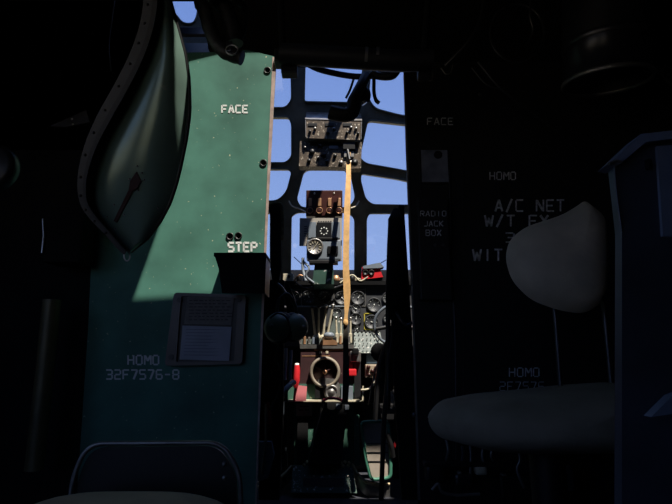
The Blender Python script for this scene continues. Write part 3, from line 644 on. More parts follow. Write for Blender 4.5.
for i, (pts, m, lab) in enumerate([([(340, 283, YG), (352, 275, YG), (360, 281, YG), (368, 277, YG)], 'cream', 'pale cable looping over the glare shield towards the red unit'),
   ([(294, 281, YG), (300, 275, YG), (310, 281, YG), (318, 283, YG - .01)], 'copper', 'brownish cable looping over the left of the glare shield'),
   ([(296, 283, YG - .01), (305, 288, YG - .01), (318, 286, YG - .01), (332, 288, YG - .01), (345, 284, YG - .01)], 'steel', 'dark wire draped along the glare shield front'),
   ([(294, 257, 2.9), (306, 268, 2.8)], 'alud', 'thin rod slanting up behind the compass stand'), ([(386, 260, 2.9), (371, 269, 2.78)], 'steel', 'thin rod slanting up from the red unit')]):
    MB().tube(pp(pts), .0045 if i < 3 else .0025, 8).build('cable' if i < 3 else 'rod', M[m], label=lab, cat='cable' if i < 3 else 'rod')
t = thing('red_socket_unit', base(372, 281, YG), 'bright red box with two black round sockets on the glare shield', 'socket box')
MB().ppoly([(362, 267), (379, 265.5), (383, 277), (361.5, 279.5)], YG + .02, .06).build('case', M['redplastic'], t)
MB().ppoly([(363, 266), (380, 262.5), (384, 267), (379, 268), (363, 268.5)], YG + .01, .07).build('top_cover', M['bluegrey'], t, 'grey top cover')
for x in (365.5, 371.5):
    s_ = MB().lathe([(.016, 0), (.016, .006), (.012, .008), (.010, .003), (0, .003)], P(x, 272.5, YG + .02), n=18).build('socket', M['black'], t)
MB().ppoly([(364, 279), (384, 277), (384, 282), (364, 282)], YG + .03, .05).build('foot', M['black'], t)

# ================================================================== INSTRUMENT PANEL
YI = 2.66
t = thing('dashboard', base(335, 350, YI), 'dark instrument panel full of round dials behind the throttles', 'instrument panel')
IP = t
MB().ppoly([(268, 285), (420, 285), (420, 346), (268, 346)], YI, .03).build('board', M['panel'], t)
def gauge(x, y, r, seed=0, m='face', Y=YI):
    k = mpp(x, y, Y); c = P(x, y, Y); rr = r * k
    g = MB().lathe([(rr, 0), (rr * 1.02, .008), (rr * .93, .012), (rr * .86, .006), (0, .006)], c, n=28).build('gauge', M['panel'], IP)
    b = MB(); n = 10
    for a in range(n):
        if a == 7: continue
        v = Vector((math.cos(a * 6.283 / n + 1.2), 0, math.sin(a * 6.283 / n + 1.2))); q = c + Vector((0, -.0068, 0)); b.tube([q + v * rr * .62, q + v * rr * .78], .0008, 4)
    b.build('dial_marks', M['dial'], g)
    v = Vector((math.cos(seed * 1.7 + .4), 0, math.sin(seed * 1.7 + .4))); q = c + Vector((0, -.009, 0))
    MB().tube([q - v * rr * .15, q + v * rr * .5], [.0016, .0008], 6).lathe([(0, 0), (.003, 0), (.003, .003), (0, .003)], q).build('needle', M['dial'], g)
for i, (x, y, r) in enumerate([(293, 297, 6.5), (309, 297, 7), (325, 297, 7), (342, 298, 7), (358, 298, 7), (356, 309, 5), (374, 305, 7.2), (371.5, 322, 7), (356, 319, 6), (388, 298, 6), (389, 318, 6), (404, 306, 6), (280, 312, 6), (337, 313, 5), (300, 318, 5.5), (357, 329, 3)]): gauge(x, y, r, i)
b = MB()
for (x0, y0, x1, y1) in ((301, 290, 301.7, 306), (333.5, 290, 334.2, 306), (365, 288, 365.7, 306), (285, 305.6, 366, 306.4), (284, 289, 366, 289.6)): b.pbox(x0, y0, x1, y1, YI - .004, .005, 0)
b.build('panel_edging', M['alud'], t)
b = MB()
for (x0, y0, x1, y1) in ((364, 313, 365, 330), (364, 329, 379, 330), (364, 313, 372, 313.8)): b.pbox(x0, y0, x1, y1, YI - .004, .005, 0)
b.build('yellow_outline', M['yellow'], t, 'yellow painted outline round one dial')
# ribbed switch bank at the right
t = thing('switch_bank', base(368, 352, YI), 'pale grey green bank of small switches right of the throttles', 'switch bank')
MB().add([P(354, 332, YI - .03), P(380, 332, YI - .03), P(385, 353, YI - .12), P(354, 353, YI - .12), P(354, 332, YI - .002), P(380, 332, YI - .002), P(385, 353, YI - .002), P(354, 353, YI - .002)], [[0, 1, 2, 3], [4, 7, 6, 5], [0, 4, 5, 1], [3, 2, 6, 7], [0, 3, 7, 4], [1, 5, 6, 2]]).build('sloping_face', M['greygreen'], t)
for r in range(4):
    for c in range(7):
        x = 355 + c * 3.9 + r * .3; y = 335 + r * 4.6; Y = YI - .03 - (y - 332) / 21 * .11
        p = P(x, y, Y); MB().tube([p + Vector((0, .004, 0)), p + Vector((0, -.007, .004))], [.0022, .003], 6).build('toggle', M['black'] if (r + c) % 3 else M['alu'], t)
for c in range(7): MB().dome(P(354 + c * 4, 331.5, YI - .034), .006, (0, -1, .4), 8).build('knob', M['black'], t)

# ================================================================== CONTROL PEDESTAL
YP = 2.52
t = thing('control_pedestal', base(326, 465, YP), 'dark maroon and green control pedestal with trim wheel and levers in the centre', 'pedestal'); PD = t
b = MB().ppoly([(301, 347), (352, 347), (354, 390), (290, 390), (290, 380), (300, 380)], YP, .12); b.build('upper_housing', M['maroon'], t)
MB().ppoly([(300, 344.5), (354, 344.5), (354, 348.5), (300, 348.5)], YP - .008, .13).build('top_plate', M['alu'], t, 'scuffed bright top plate')
MB().ppoly([(298, 339), (352, 339), (352, 345), (300, 345)], YP + .03, .09).build('quadrant_base', M['greygreen'], t)
b = MB().pbox(302, 355.5, 330, 356.3, YP - .002, .003, 0).pbox(314, 349.5, 347, 350.5, YP - .003, .003, 0); b.build('trim_line', M['copper'], t)
for x in (320.5, 327): MB().pbox(x - 1.3, 351, x + 1.3, 353.5, YP - .003, .003, .001).build('indicator_window', M['cream'], t)
# trim wheel
c = P(325, 372, YP - .01); k = mpp(325, 372, YP); Rw = 14 * k
q = MB(); prof = [(Rw * .86, .0), (Rw * .86, .03), (Rw * .98, .036), (Rw * 1.08, .026), (Rw * 1.1, .006), (Rw * 1.0, -.004), (Rw * .86, 0)]
tw = q.lathe(prof, c, n=40).build('trim_wheel', mat('wheel_rim_tan', (.26, .22, .17), .5, var=.3), t, 'worn pale rimmed trim wheel')
MB().lathe([(0, .006), (Rw * .86, .004), (Rw * .86, 0), (0, 0)], c, n=32).build('wheel_disc', M['maroon'], tw)
MB().lathe([(.011, .0), (.011, .012), (.006, .016), (0, .016)], c + Vector((0, -.006, 0)), n=14).build('hub', M['copper'], tw)
b = MB()
for a in range(3): v = Vector((math.cos(a * 2.09 + .5), 0, math.sin(a * 2.09 + .5))); b.tube([c + Vector((0, -.012, 0)) + v * .01, c + Vector((0, -.012, 0)) + v * Rw * .87], .004, 6)
b.build('spoke', M['maroon'], tw)
# throttle levers
for i, (x0, y0, x1, y1) in enumerate([(312, 308, 315.5, 338), (319, 307, 318.5, 337), (326, 306, 323, 338), (333, 305.5, 327, 338)]):
    lv = MB().tube([P(x1, y1, YP + .06), P((x0 + x1) / 2, (y0 + y1) / 2, YP + .05), P(x0, y0, YP + .04)], [.0065, .006, .0055], 8).build('throttle_lever', M['cream'], t)
    MB().ball(P(x0, y0, YP + .04), .0115, (1, 1, .8)).build('lever_knob', M['alu'] if i > 1 else M['steel'], lv)
    MB().ball(P(x1 - .5, y1, YP + .055), .015, (1, 1, 1.2), 10).build('lever_root', M['cream'], lv)
for i, (x0, y0, x1, y1) in enumerate([(336, 318, 337, 342), (341, 319, 341, 342), (350.5, 318.5, 350.5, 341)]):
    lv = MB().tube([P(x1, y1, YP + .03), P(x0, y0, YP + .03)], .005, 8).build('mixture_lever', M['cream'], t)
    MB().ball(P(x0, y0, YP + .03), .009).build('lever_knob', M['alu'], lv); MB().pbox(x1 - 1.6, 333, x1 + 1.6, 343, YP + .02, .04, .004).build('lever_root', M['cream'], lv)
MB().ppoly([(329, 333), (333, 320), (335, 312), (338, 316), (345, 330), (344, 338), (328, 338)], YP + .10, .03).build('quadrant_plate', M['greygreen'], t, 'pale curved quadrant plate')
MB().tube([P(296, 306.5, YP + .09), P(345, 306.5, YP + .09)], .004, 8).build('cross_bar', M['bluegrey'], t)
MB().ppoly(rnd([(321, 340), (336, 340), (338, 345), (319, 345)], 2), YP - .01, .05).build('hand_plate', M['copper'], t, 'worn reddish hand plate')
MB().ball(P(329, 335.5, YP + .02), .022, (1.3, 1, .8)).build('friction_knob', M['bluegrey'], t)
for i in range(12):
    x = 300 + i * 4.4 + random.uniform(-1, 1); MB().pbox(x, 338 - random.uniform(0, 3), x + 2.2, 344, YP + .018, .03, .002).build('switch_block', M[random.choice(['alu', 'cream', 'steel', 'bluegrey', 'copper'])], t)
# lower mechanism: silver gear case with a round dial
q = MB().ppoly(rnd([(319, 378), (336, 379), (340, 385), (340, 397), (315, 397), (315, 388)], 2), YP - .03, .03).build('gear_case', M['alud'], t)
MB().lathe([(.034, 0), (.036, .012), (.028, .018), (.024, .012), (.016, .012), (.012, .02), (0, .02)], P(331.5, 392, YP - .03), n=24).build('gear_dial', M['alud'], q)
for x, y in ((321, 380.5), (335, 382)): MB().dome(P(x, y, YP - .03), .006).build('screw', M['black'], q)
MB().ppoly([(315, 386), (325, 386), (325, 398), (315, 398)], YP - .036, .008).build('black_cover', M['black'], q)
# green tray and body
MB().ppoly([(288, 384), (354, 384), (354, 401.5), (288, 401.5)], YP - .012, .2).build('tray', M['green'], t, 'grey green painted tray')
MB().pbox(288, 400, 360, 402, YP - .05, .05, .002).build('tray_lip', M['cream'], t)
MB().ppoly([(294, 402), (354, 402), (353, 466), (294, 466)], YP + .01, .22).build('lower_body', M['green'], t)
MB().ppoly([(297, 418), (308, 418), (308, 464), (297, 466)], YP - .004, .012).build('recess_panel', M['black'], t)
MB().ppoly([(296, 403.5), (312, 403.5), (312, 416), (296, 416)], YP - .004, .012).build('white_placard', mat('placard_white', (.6, .6, .55), .6), t, 'white placard')
b = MB()
for x0, x1, y in ((299, 303, 409.5), (305, 309, 409.5), (300, 309, 406)): b.pbox(x0, y, x1, y + 1, YP - .0055, .002, 0)
b.build('placard_print', M['ink'], t)
MB().ppoly([(322, 402), (348, 402), (345, 430), (341, 464), (308, 464), (314, 436)], YP - .06, .06).build('control_column_boot', M['black'], t, 'tall black leaning cover')
MB().tube([P(324, 404, YP - .062), P(314, 438, YP - .062), P(311, 452, YP - .062)], .003, 6).build('boot_seam', M['alud'], t)
for x, y in ((338, 406), (347, 407)): MB().pbox(x - 2, y - 2, x + 2, y + 3, YP - .066, .006, .001).build('tag', M['bluegrey'], t)
MB().tube(pp([(324, 400, YP - .07), (330, 398, YP - .09), (338, 399, YP - .09), (343, 401, YP - .07)]), .007, 8).build('red_guard', mat('dark_red', (.25, .02, .05), .4), t, 'dark red curved guard')
for x, y in ((341, 463), (345, 462), (349, 463), (343, 466), (348, 466), (304, 465), (307, 462)): MB().ball(P(x, y, YP - .02), .008).build('brass_nut', mat('brass_nut', (.7, .58, .3), .4, .4), t)
# right side of the pedestal
MB().pbox(350, 351, 361, 362, YP - .02, .06, .006).build('lever_box', M['alu'], t); MB().pbox(352, 348, 359, 355, YP - .04, .06, .01).build('lever_grip', M['blackm'], t)
MB().pbox(354, 362, 361, 400, YP + .01, .1, .003).build('side_post', M['steel'], t)
MB().pbox(348, 369, 356.5, 376, YP - .05, .05, .006).build('red_cap', M['redplastic'], t, 'bright red square cap')
MB().pbox(341, 386, 353, 402, YP - .04, .04, .003).build('fluted_block', M['bluegrey'], t)
MB().tube([P(363, 386, YP), P(363, 401, YP), P(356, 402, YP)], .005, 8).build('gold_edge', M['cream'], t)
# step plate at the foot
A_, B_, C_, D_ = P(293, 465, 2.50), P(352, 465, 2.50), P(357, 493, 2.44), P(291, 493, 2.44)
t = thing('foot_plate', (0, 2.46, 0), 'dark green scratched sloping metal plate at the foot of the pedestal', 'foot plate')
def FPt(u, v, off=0): p = (A_.lerp(B_, u)).lerp(D_.lerp(C_, u), v); return p + Vector((0, -off, off * .6))
MB().grid(lambda u, v: FPt(u, v), 4, 3, (0, .012, -.006)).build('plate', M['dgreen'], t)
MB().grid(lambda u, v: FPt(.18 + u * .64, .48 + v * .3, .002), 2, 2, (0, .0015, 0)).build('black_panel', M['black'], t)
for u, v in ((.05, .1), (.35, .42), (.6, .42), (.9, .42), (.35, .9), (.6, .9), (.85, .93), (.05, .92)): MB().dome(FPt(u, v, .001), .006, (0, -1, .5), 8).build('screw', M['alu'], t)
b = MB()
for i in range(46):
    s_ = random.random(); u = random.choice([random.uniform(.02, .17), random.uniform(.83, .97)]); v = random.uniform(.5, .97) if i > 10 else random.uniform(.2, .5)
    p = FPt(u, v, .0012); q = FPt(u + random.uniform(-.03, .03), min(.98, v + random.uniform(-.05, .05)), .0012); b.tube([p, q], .0012, 4)
b.build('scratches', M['alud'], t)

# red handle, pink tag
t = thing('red_lever', base(297, 398, 2.40), 'bright red upright handle left of the trim wheel', 'handle')
MB().tube([P(297, 365, 2.42), P(297, 370, 2.42), P(296.5, 380, 2.42), P(295.5, 388, 2.42)], [.012, .015, .016, .010], 12).build('grip', M['redplastic'], t)
MB().lathe([(.010, 0), (.010, .012), (0, .014)], P(297, 366, 2.42), (0, 0, 1), 12).build('white_tip', M['white'], t)
MB().tube([P(295.5, 388, 2.42), P(294, 401, 2.44)], .006, 8).build('shaft', mat('dark_red', (.25, .02, .05), .4), t)
MB().ppoly([(296.5, 385), (307, 386.5), (306, 401), (295.5, 401)], 2.44, .003).build('tag', M['pink'], label='faded pink square tag on the green pedestal tray', cat='tag')
t = thing('radio_control_box', base(373, 377, 2.5), 'small tan control box with dark knobs right of the pedestal', 'control box')
MB().pbox(365.5, 364.5, 381.5, 378, 2.5, .08, .006).build('case', mat('tan_case', (.42, .34, .25), .6, var=.2, wear=(.7, .66, .55), wear_scale=60, wear_cut=.66), t)
for x, y in ((368.5, 367), (372, 371), (376, 373.5), (379, 373), (369, 375), (376, 368)): knob(x, y, 2.5, .0095, M['brown'], t, h=.016)
MB().tube(pp([(374, 378, 2.5), (374, 384, 2.48), (368, 389, 2.46), (361, 390, 2.46)]), .005, 8).build('cable', M['cream'], t)
MB().pbox(366, 352, 380, 364, 2.56, .06, .006).build('junction_box', mat('dark_blue_box', (.035, .07, .11), .5), label='dark blue box between the switch bank and tan control box', cat='box')

# ================================================================== PILOT SEATS AND COLUMNS (seen through the gap)
fleece = mat('worn_fleece', (.22, .15, .08), .95, var=.5, scale=50, bump=.8)
def bolster(pts, Y, m, rx, parent, name): # soft upright cushion edge
    b = MB(); path = pp([(x, y, Y) for x, y in pts], 6); n = len(path)
    rr = [rx * min(1, .35 + 4 * min(i, n - 1 - i) / n) for i in range(n)]
    return b.tube(path, rr, 14).build(name, m, parent)
t = thing('pilot_seat', base(276, 470, 1.75), 'black pilot seat edge with fleece trimmed top just right of the green plate', 'seat')
bolster([(274, 202), (275.5, 215), (275.5, 245), (276, 290)], 1.8, M['blackm'], .0215, t, 'backrest')
MB().tube(pp([(268, 206, 1.79), (274, 203.5, 1.785), (281, 205, 1.79), (282.5, 220, 1.79), (282, 240, 1.79)]), .006, 8).build('fleece_trim', fleece, t, 'gold brown fleece edge')
MB().ppoly([(262, 280), (284, 280), (283, 400), (279, 500), (259, 500)], 1.86, .03).build('seat_side', M['blackm'], t)
MB().tube([P(266, 404, 1.80), P(266, 440, 1.80), P(262, 474, 1.80)], .004, 8).build('frame_tube', M['alud'], t)
MB().ppoly([(258, 442), (271, 442), (274, 455), (268, 478), (257, 482)], 1.82, .03).build('seat_pan', M['bluegrey'], t, 'blue grey side of the seat pan')
MB().tube(pp([(268, 402, 1.79), (269, 412, 1.79), (270, 421, 1.79), (269, 424, 1.79)]), .006, 8).build('lever', mat('dark_red_lever', (.35, .03, .03), .4), t, 'red seat lever')
t = thing('copilot_seat', base(396, 470, 1.75), 'black copilot seat edge just left of the black armour plate', 'seat')
bolster([(396, 209), (396, 225), (395, 250), (394, 290), (393, 320)], 1.8, M['blackm'], .030, t, 'backrest')
MB().ppoly([(399, 205), (404, 205), (412, 330), (418, 500), (402, 500), (394, 380), (392, 320)], 1.86, .03).build('seat_side', M['blackm'], t)
MB().tube([P(388, 410, 1.9), P(388, 300, 1.9)], .010, 8).build('frame_tube', M['black'], t)
MB().tube([P(381, 500, 1.9), P(384, 420, 1.9), P(390, 350, 1.9), P(402, 250, 1.9)], .009, 8).build('frame_tube', M['black'], t)
b = MB()
MB().tube(pp([(396, 312, 1.78), (401, 320, 1.77), (407, 325, 1.77), (413, 322, 1.77)]), .005, 8).build('harness_hose', M['steel'], t)

def yoke(cx, cy, Y, lab, s):
    t = thing('control_yoke', base(cx, 470, Y), lab, 'control yoke')
    b = MB().tube([P(cx + 24 * math.cos(a), cy + 21 * math.sin(a), Y + .02 * math.sin(a)) for a in [2.1 + i * .25 for i in range(18)]] if s > 0 else [P(cx + 24 * math.cos(a), cy + 21 * math.sin(a), Y) for a in [-1.5 + i * .2 for i in range(18)]], .0105 if s < 0 else .007, 10)
    b.build('wheel_rim', M['bluegrey'] if s > 0 else M['black'], t)
    MB().tube([P(cx, cy, Y), P(cx, cy, Y + .2)], .03, 14).build('hub', M['black'], t)
    MB().tube([P(cx - 22 * s, cy + 4, Y), P(cx, cy, Y), P(cx + 20 * s, cy + 4, Y)], .010, 10).build('wheel_spoke', M['black'], t)
    return t
y1 = yoke(398, 325, 2.35, 'blue grey rimmed control yoke right of the gauges', 1)
MB().tube([P(398, 325, 2.5), P(399, 400, 2.55), P(396, 478, 2.55)], .022, 12).build('column', M['black'], y1)
y2 = yoke(270, 305, 2.3, 'black control yoke half hidden behind the hanging headset', -1)
MB().tube([P(270, 305, 2.45), P(278, 400, 2.5), P(282, 480, 2.5)], .022, 12).build('column', M['black'], y2)
t = thing('hand_wheel', base(381, 370, 2.3), 'small black hand wheel right of the switch bank', 'wheel')
MB().lathe([(0, 0), (.038, 0), (.042, .008), (.038, .016), (0, .014)], P(379.5, 352, 2.35), (-.5, -.8, 0), 20).build('wheel', M['blackm'], t)
MB().tube([P(380, 352, 2.36), P(388, 355, 2.4), P(397, 352, 2.5)], .008, 8).build('arm', M['black'], t)
for i, (pts, r, m, lab) in enumerate([([(375, 420, 2.3), (379, 370, 2.3), (386, 345, 2.3), (396, 330, 2.3)], .011, 'black', 'black curved tube rising from the tan box to the right yoke'),
   ([(369, 405, 2.36), (373, 380, 2.36), (381, 352, 2.36)], .004, 'steel', 'thin reddish pipe beside the black curved tube'),
   ([(395, 340, 2.2), (404, 372, 2.2), (406, 400, 2.2), (408, 500, 2.15)], .004, 'alud', 'thin pale slanting rod behind the copilot seat edge'),
   ([(402, 228, 2.4), (403, 270, 2.4), (400, 300, 2.4)], .004, 'alud', 'thin bright rod beside the right plate in the cockpit')]):
    MB().tube(pp(pts), r, 8).build('tube', M[m], label=lab, cat='tube')

b = MB().ppoly(rnd([(270, 283), (288, 283), (295, 300), (296, 316), (288, 316), (284, 295), (270, 295)], 3), 1.9, .04); b.build('seat_headrest', M['blackm'], label='black rounded headrest edge above the hanging headset', cat='headrest')
# headset hanging at the left
YH = 1.66
t = thing('headset', base(282, 345, YH), 'olive green ear cup headset hanging beside the left pilot seat', 'headset')
def cup(cx, cy, Y, r, ax, nm='ear_cup'):
    q = MB().lathe([(0, r * .62), (r * .45, r * .58), (r * .8, r * .36), (r, 0), (r * .95, -r * .15), (0, -r * .15)], P(cx, cy, Y), ax, 24).build(nm, M['olive'], t)
    MB().lathe([(r * .95, -r * .15), (r * 1.08, -r * .25), (r * 1.1, -r * .45), (r * .9, -r * .6), (r * .5, -r * .55)], P(cx, cy, Y), ax, 24).build('ear_cushion', M['rubber'], q)
    MB().lathe([(0, 0), (.006, 0), (.006, .006), (0, .006)], P(cx, cy, Y) + Vector(ax).normalized() * r * .58, ax, 10).build('pivot', M['alud'], q)
cup(277, 327, YH, .050, (-.45, -.85, .1)); cup(297, 327, YH + .02, .046, (.75, -.6, 0))
MB().tube(pp([(277, 312, YH - .01), (279, 300, YH), (287, 294, YH + .01), (294, 303, YH + .02), (297, 314, YH + .02)]), .006, 8).build('headband', M['rubber'], t)
MB().tube([P(287, 294, YH + .01), P(281, 286, YH + .07), P(277, 283, YH + .14)], .004, 6).build('hook', M['steel'], t)
MB().tube(pp([(270, 318, YH - .03), (278, 313, YH - .04), (287, 318, YH - .03), (290, 330, YH - .02)]), .0035, 8).build('yoke_wire', M['steel'], t)
MB().tube(pp([(280, 343, YH), (276, 360, YH), (282, 375, YH), (278, 395, YH), (270, 410, YH)]), .005, 8).build('cord', M['rubber'], t)
for x, h in ((286, 348), (291, 350)):
    MB().tube([P(x, h, 2.3), P(x - 1, 380, 2.3)], .008, 8).build('lever_rod', M['bluegrey'], label='%s blue grey rod below the headset' % ('left' if x < 288 else 'right'), cat='rod')
MB().tube(pp([(279, 470, 2.3), (279, 420, 2.25), (281, 400, 2.2), (287, 388, 2.2), (294, 382, 2.25)]), .012, 10).build('hose_end', M['bluegrey'], label='blue grey hose rising from the floor towards the red handle', cat='hose')
MB().ppoly([(278, 402), (287, 402), (287, 468), (275, 470)], 2.54, .04).build('side_panel', mat('dark_slate_panel', (.03, .04, .05), .5), label='tall dark slate panel left of the pedestal foot', cat='panel')

# tan seat panel bottom right of the pedestal
t = thing('tan_seat_panel', base(378, 480, 2.42), 'tan padded panel in a green rounded frame right of the pedestal foot', 'seat panel')
o = rnd([(361, 422), (388, 421), (391, 450), (390.5, 478), (371, 480), (366, 460)], 5)
MB().ppoly(o, 2.42, .02).build('padding', M['cushion'], t)
MB().tube([P(x, y, 2.415) for x, y in o], .008, 8, closed=True).build('frame', mat('bright_green_frame', (.06, .22, .15), .5), t)
for y in (443, 452, 461): MB().pbox(367, y, 388, y + .8, 2.417, .004, 0).build('seam', M['steel'], t)
MB().tube(pp([(387, 434, 2.40), (391, 445, 2.40), (393, 457, 2.41)]), .012, 8).build('black_arm', M['black'], t)
MB().ball(P(394.5, 445, 2.42), .012, (.7, .7, 1.4)).build('lamp_lens', M['redplastic'], label='small red lens right of the tan padded panel', cat='lens')
MB().pbox(354.5, 415, 359.5, 466, 2.50, .04, .003).build('green_strut', M['green'], label='upright green strut between pedestal and tan padded panel', cat='strut')
for nm, pts, lab in (('floor_rail', [(352, 464, 2.5), (358, 474, 2.48), (366, 482, 2.46), (378, 485, 2.45), (390, 484, 2.45)], 'gold edged curved floor rail right of the foot plate'),
                     ('floor_rail', [(292, 466, 2.5), (284, 474, 2.48), (274, 482, 2.46), (258, 487, 2.45)], 'gold edged curved floor rail left of the foot plate')):
    tt = thing(nm, base(pts[2][0], 486, 2.46), lab, 'rail')
    L = pp(pts); MB().tube(L, .007, 8).build('gold_edge', mat('gold_edge', (.45, .38, .22), .45, .3), tt)
    b = MB(); n = len(L); vs = L + [Vector((v.x, v.y + .01, max(.0, v.z - .06))) for v in L]; vs += [v + Vector((0, .01, 0)) for v in vs]
    for i in range(n - 1): b.add(vs, [[i, i + 1, n + i + 1, n + i], [2 * n + i, 3 * n + i, 3 * n + i + 1, 2 * n + i + 1]])
    b.build('web', M['alud'], tt)
t = thing('floor_grate', (P(412, 460, 2.3).x, 2.3, .0), 'white slatted ladder shaped grille right of the tan padded panel', 'grille')
for k in range(6): MB().ppoly([(408 + k * .5, 422 + k * 5.6), (412.5 + k * .3, 421 + k * 5.6), (414 + k * .3, 425.5 + k * 5.6), (410 + k * .5, 426.3 + k * 5.6)], 2.0, .008).build('slat', M['white'], t)
MB().tube([P(407, 420, 2.01), P(412, 458, 2.01)], .004, 6).build('rail', M['alud'], t); MB().tube([P(413, 420, 2.01), P(416, 458, 2.01)], .004, 6).build('rail', M['alud'], t)
t = thing('floor_track', (.4, 2.35, 0), 'dark ribbed floor track in the cockpit at the lower right', 'track')
for k in range(4): MB().box((.18 + k * .035, 1.95 + k * .02, 0), (.42 + k * .02, 1.99 + k * .02 + .05 * k, .02 + .01 * k), .003).build('rail', M['steel'], t)
t = thing('rudder_pedal', base(383, 415, 2.6), 'dark rudder pedal assembly above the tan padded panel', 'pedal')
MB().pbox(381, 408, 408, 414, 2.45, .05, .004).build('pedal_bar', M['steel'], t)
for x in (386, 394, 402): MB().tube(pp([(x, 408, 2.45), (x + 2, 398, 2.46), (x - 1, 390, 2.47)]), .008, 8).build('link', M['black'], t)
MB().ppoly([(388, 392), (402, 390), (405, 402), (390, 403)], 2.48, .03).build('pedal', M['alud'], t)
MB().pbox(362, 404, 394, 420, 2.68, .06, .005).build('support_box', M['black'], label='black box shape behind the tan padded panel', cat='box')
MB().tube([(-.45, 2.05, .012), (-.3, 2.2, .012), (-.1, 2.3, .012), (.1, 2.26, .012), (.25, 2.15, .012)], .010, 8).build('floor_cable', M['rubber'], label='black cable lying across the floor before the foot plate', cat='cable')

# ================================================================== FOREGROUND SEATS
YL = .80
t = thing('jump_seat', (P(155, 480, YL).x, YL, 0), 'brown cushioned seat with a rounded thin tube backrest, lower left foreground', 'seat')
arch = rnd([(66, 560), (72, 478), (88, 443.5), (222, 442.5), (240, 472), (243, 560)], 22, 8)
path = [P(66, 560, YL)] + [P(x, y, YL) for x, y in arch[9:-9]] + [P(243, 560, YL)]
MB().tube(path, .0035, 10).build('back_tube', M['alud'], t)
MB().ppoly([(p[0], p[1]) for p in rnd([(74, 560), (77, 480), (92, 447), (219, 446), (236, 474), (239, 560)], 20, 6)], YL + .008, .006).build('back_panel', M['black'], t, 'black thin back panel')
def seatf(u, v):
    x = -.31 + .0 * v; cx = P(155, 490, YL).x
    z = P(155, 488, .70).z; a = (u - .5) * 2; bb = (v - .5) * 2
    return Vector((cx + a * .14, .58 + bb * .19, z - .03 * abs(a) ** 4 - .03 * abs(bb) ** 4))
MB().grid(seatf, 16, 14, (0, 0, -.045)).build('cushion', M['leather'], t, 'worn brown cushion')
cx = P(155, 490, YL).x; zs = P(155, 488, .70).z
for sx in (-.11, .11):
    for sy in (.42, .74): MB().tube([(cx + sx, sy, 0), (cx + sx, sy, zs - .05)], .010, 10).build('leg', M['steel'], t)
for x, y in ((224.5, 464), (224.5, 478)): MB().dome(P(x, y, YL + .008), .004).build('rivet', M['alud'], t)

t = thing('crew_seat', (.33, 1.0, 0), 'dark canvas crew seat with a rounded grey canvas backrest, right foreground', 'seat')
YR = 1.0
def seatr(u, v):                                                # cushion, seen edge-on from just above
    a = u * 2 - 1; bb = v * 2 - 1; x = .375 + a * .205
    z0 = P(500, 408, .85).z
    return Vector((.17 + u * .42, .98 + bb * .21, z0 + u * .034 + .028 - .055 * abs(a) ** 4 - .05 * abs(bb) ** 5))
def padded(cx, cy, Y, wpx, hpx, pts, th, m, name, parent, lab=None):   # cushion from an outline, swelling at the middle
    cen = Vector((cx, cy)); rings = 7; b = MB(); n = len(pts); vs = []
    for side in (-1, 1):
        for k in range(rings):
            f = 1 - k / rings
            for p in pts:
                q = cen + (Vector(p) - cen) * f; vs.append(P(q.x, q.y, Y) + Vector((0, side * th * math.sqrt(max(0, 1 - f ** 2.5)), 0)))
        vs.append(P(cx, cy, Y) + Vector((0, side * th, 0)))
    S_ = rings * n + 1; fs = []
    for s_ in (0, 1):
        for k in range(rings - 1):
            for i in range(n): fs.append([s_ * S_ + k * n + i, s_ * S_ + k * n + (i + 1) % n, s_ * S_ + (k + 1) * n + (i + 1) % n, s_ * S_ + (k + 1) * n + i])
        for i in range(n): fs.append([s_ * S_ + (rings - 1) * n + i, s_ * S_ + (rings - 1) * n + (i + 1) % n, s_ * S_ + rings * n])
    b.add(vs, fs, True); return b.build(name, m, parent, lab)
o = rnd([(427, 414), (440, 402), (480, 394), (545, 388), (600, 382), (618, 383), (622, 392), (630, 440), (600, 447), (520, 448), (470, 446), (440, 438), (430, 428)], 9, 4)
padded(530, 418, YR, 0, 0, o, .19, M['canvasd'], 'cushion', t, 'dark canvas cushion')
MB().tube([P(x, y, YR - .19 * .0) for x, y in ((428, 417), (440, 419), (480, 416))], .0015, 6).build('piping', M['canvas'], t)
o = rnd([(585, 200), (603, 214), (606, 260), (603, 302), (585, 314), (560, 311), (530, 300), (511, 280), (505, 258), (509, 240), (525, 227), (562, 215), (577, 206)], 12, 5)
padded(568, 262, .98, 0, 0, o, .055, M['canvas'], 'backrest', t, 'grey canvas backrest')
for x0, x1 in ((554, 561), (603, 612)): MB().tube([P(x0, 300, 1.04), P((x0 + x1) / 2, 345, 1.04), P(x1, 392, 1.04)], .005, 8).build('back_post', M['steel'], t)
MB().tube([(P(545, 440, YR).x, 1.0, 0), (P(545, 440, YR).x, 1.0, P(545, 440, YR).z)], .032, 16).build('pedestal_post', M['black'], t)
MB().lathe([(0, 0), (.12, 0), (.12, .012), (.05, .03), (0, .03)], (P(545, 440, YR).x, 1.0, 0), (0, 0, 1), 24).build('base_plate', M['black'], t)
t = thing('instrument_cabinet', (P(650, 500, .6).x, .6, 0), 'dark blue cabinet with a pale blue sloping top edge, right edge', 'cabinet')
MB().prism([(614, 162), (643, 137), (700, 130), (760, 128), (760, 700), (622, 700), (622, 232)], [], lambda x, y: P(x, y, .54), (0, .014, 0)).build('body', M['navy'], t)
MB().prism([(611, 162), (641, 134), (700, 127), (760, 125), (760, 132), (700, 135), (646, 142), (620, 164)], [], lambda x, y: P(x, y, .53), (0, .03, 0)).build('top_edge', M['bluelip'], t)
MB().tube([P(614, 160, .537), P(617, 195, .537), P(622, 232, .537)], .0016, 6).build('corner_edge', M['steel'], t)
MB().prism([(657, 146), (760, 140), (760, 240), (663, 236)], [], lambda x, y: P(x, y, .536), (0, .004, 0)).build('lit_patch', M['bluelip'], t, 'paler blue patch painted in for light on the cabinet face')  # light on the cabinet face, painted as a paler overlay
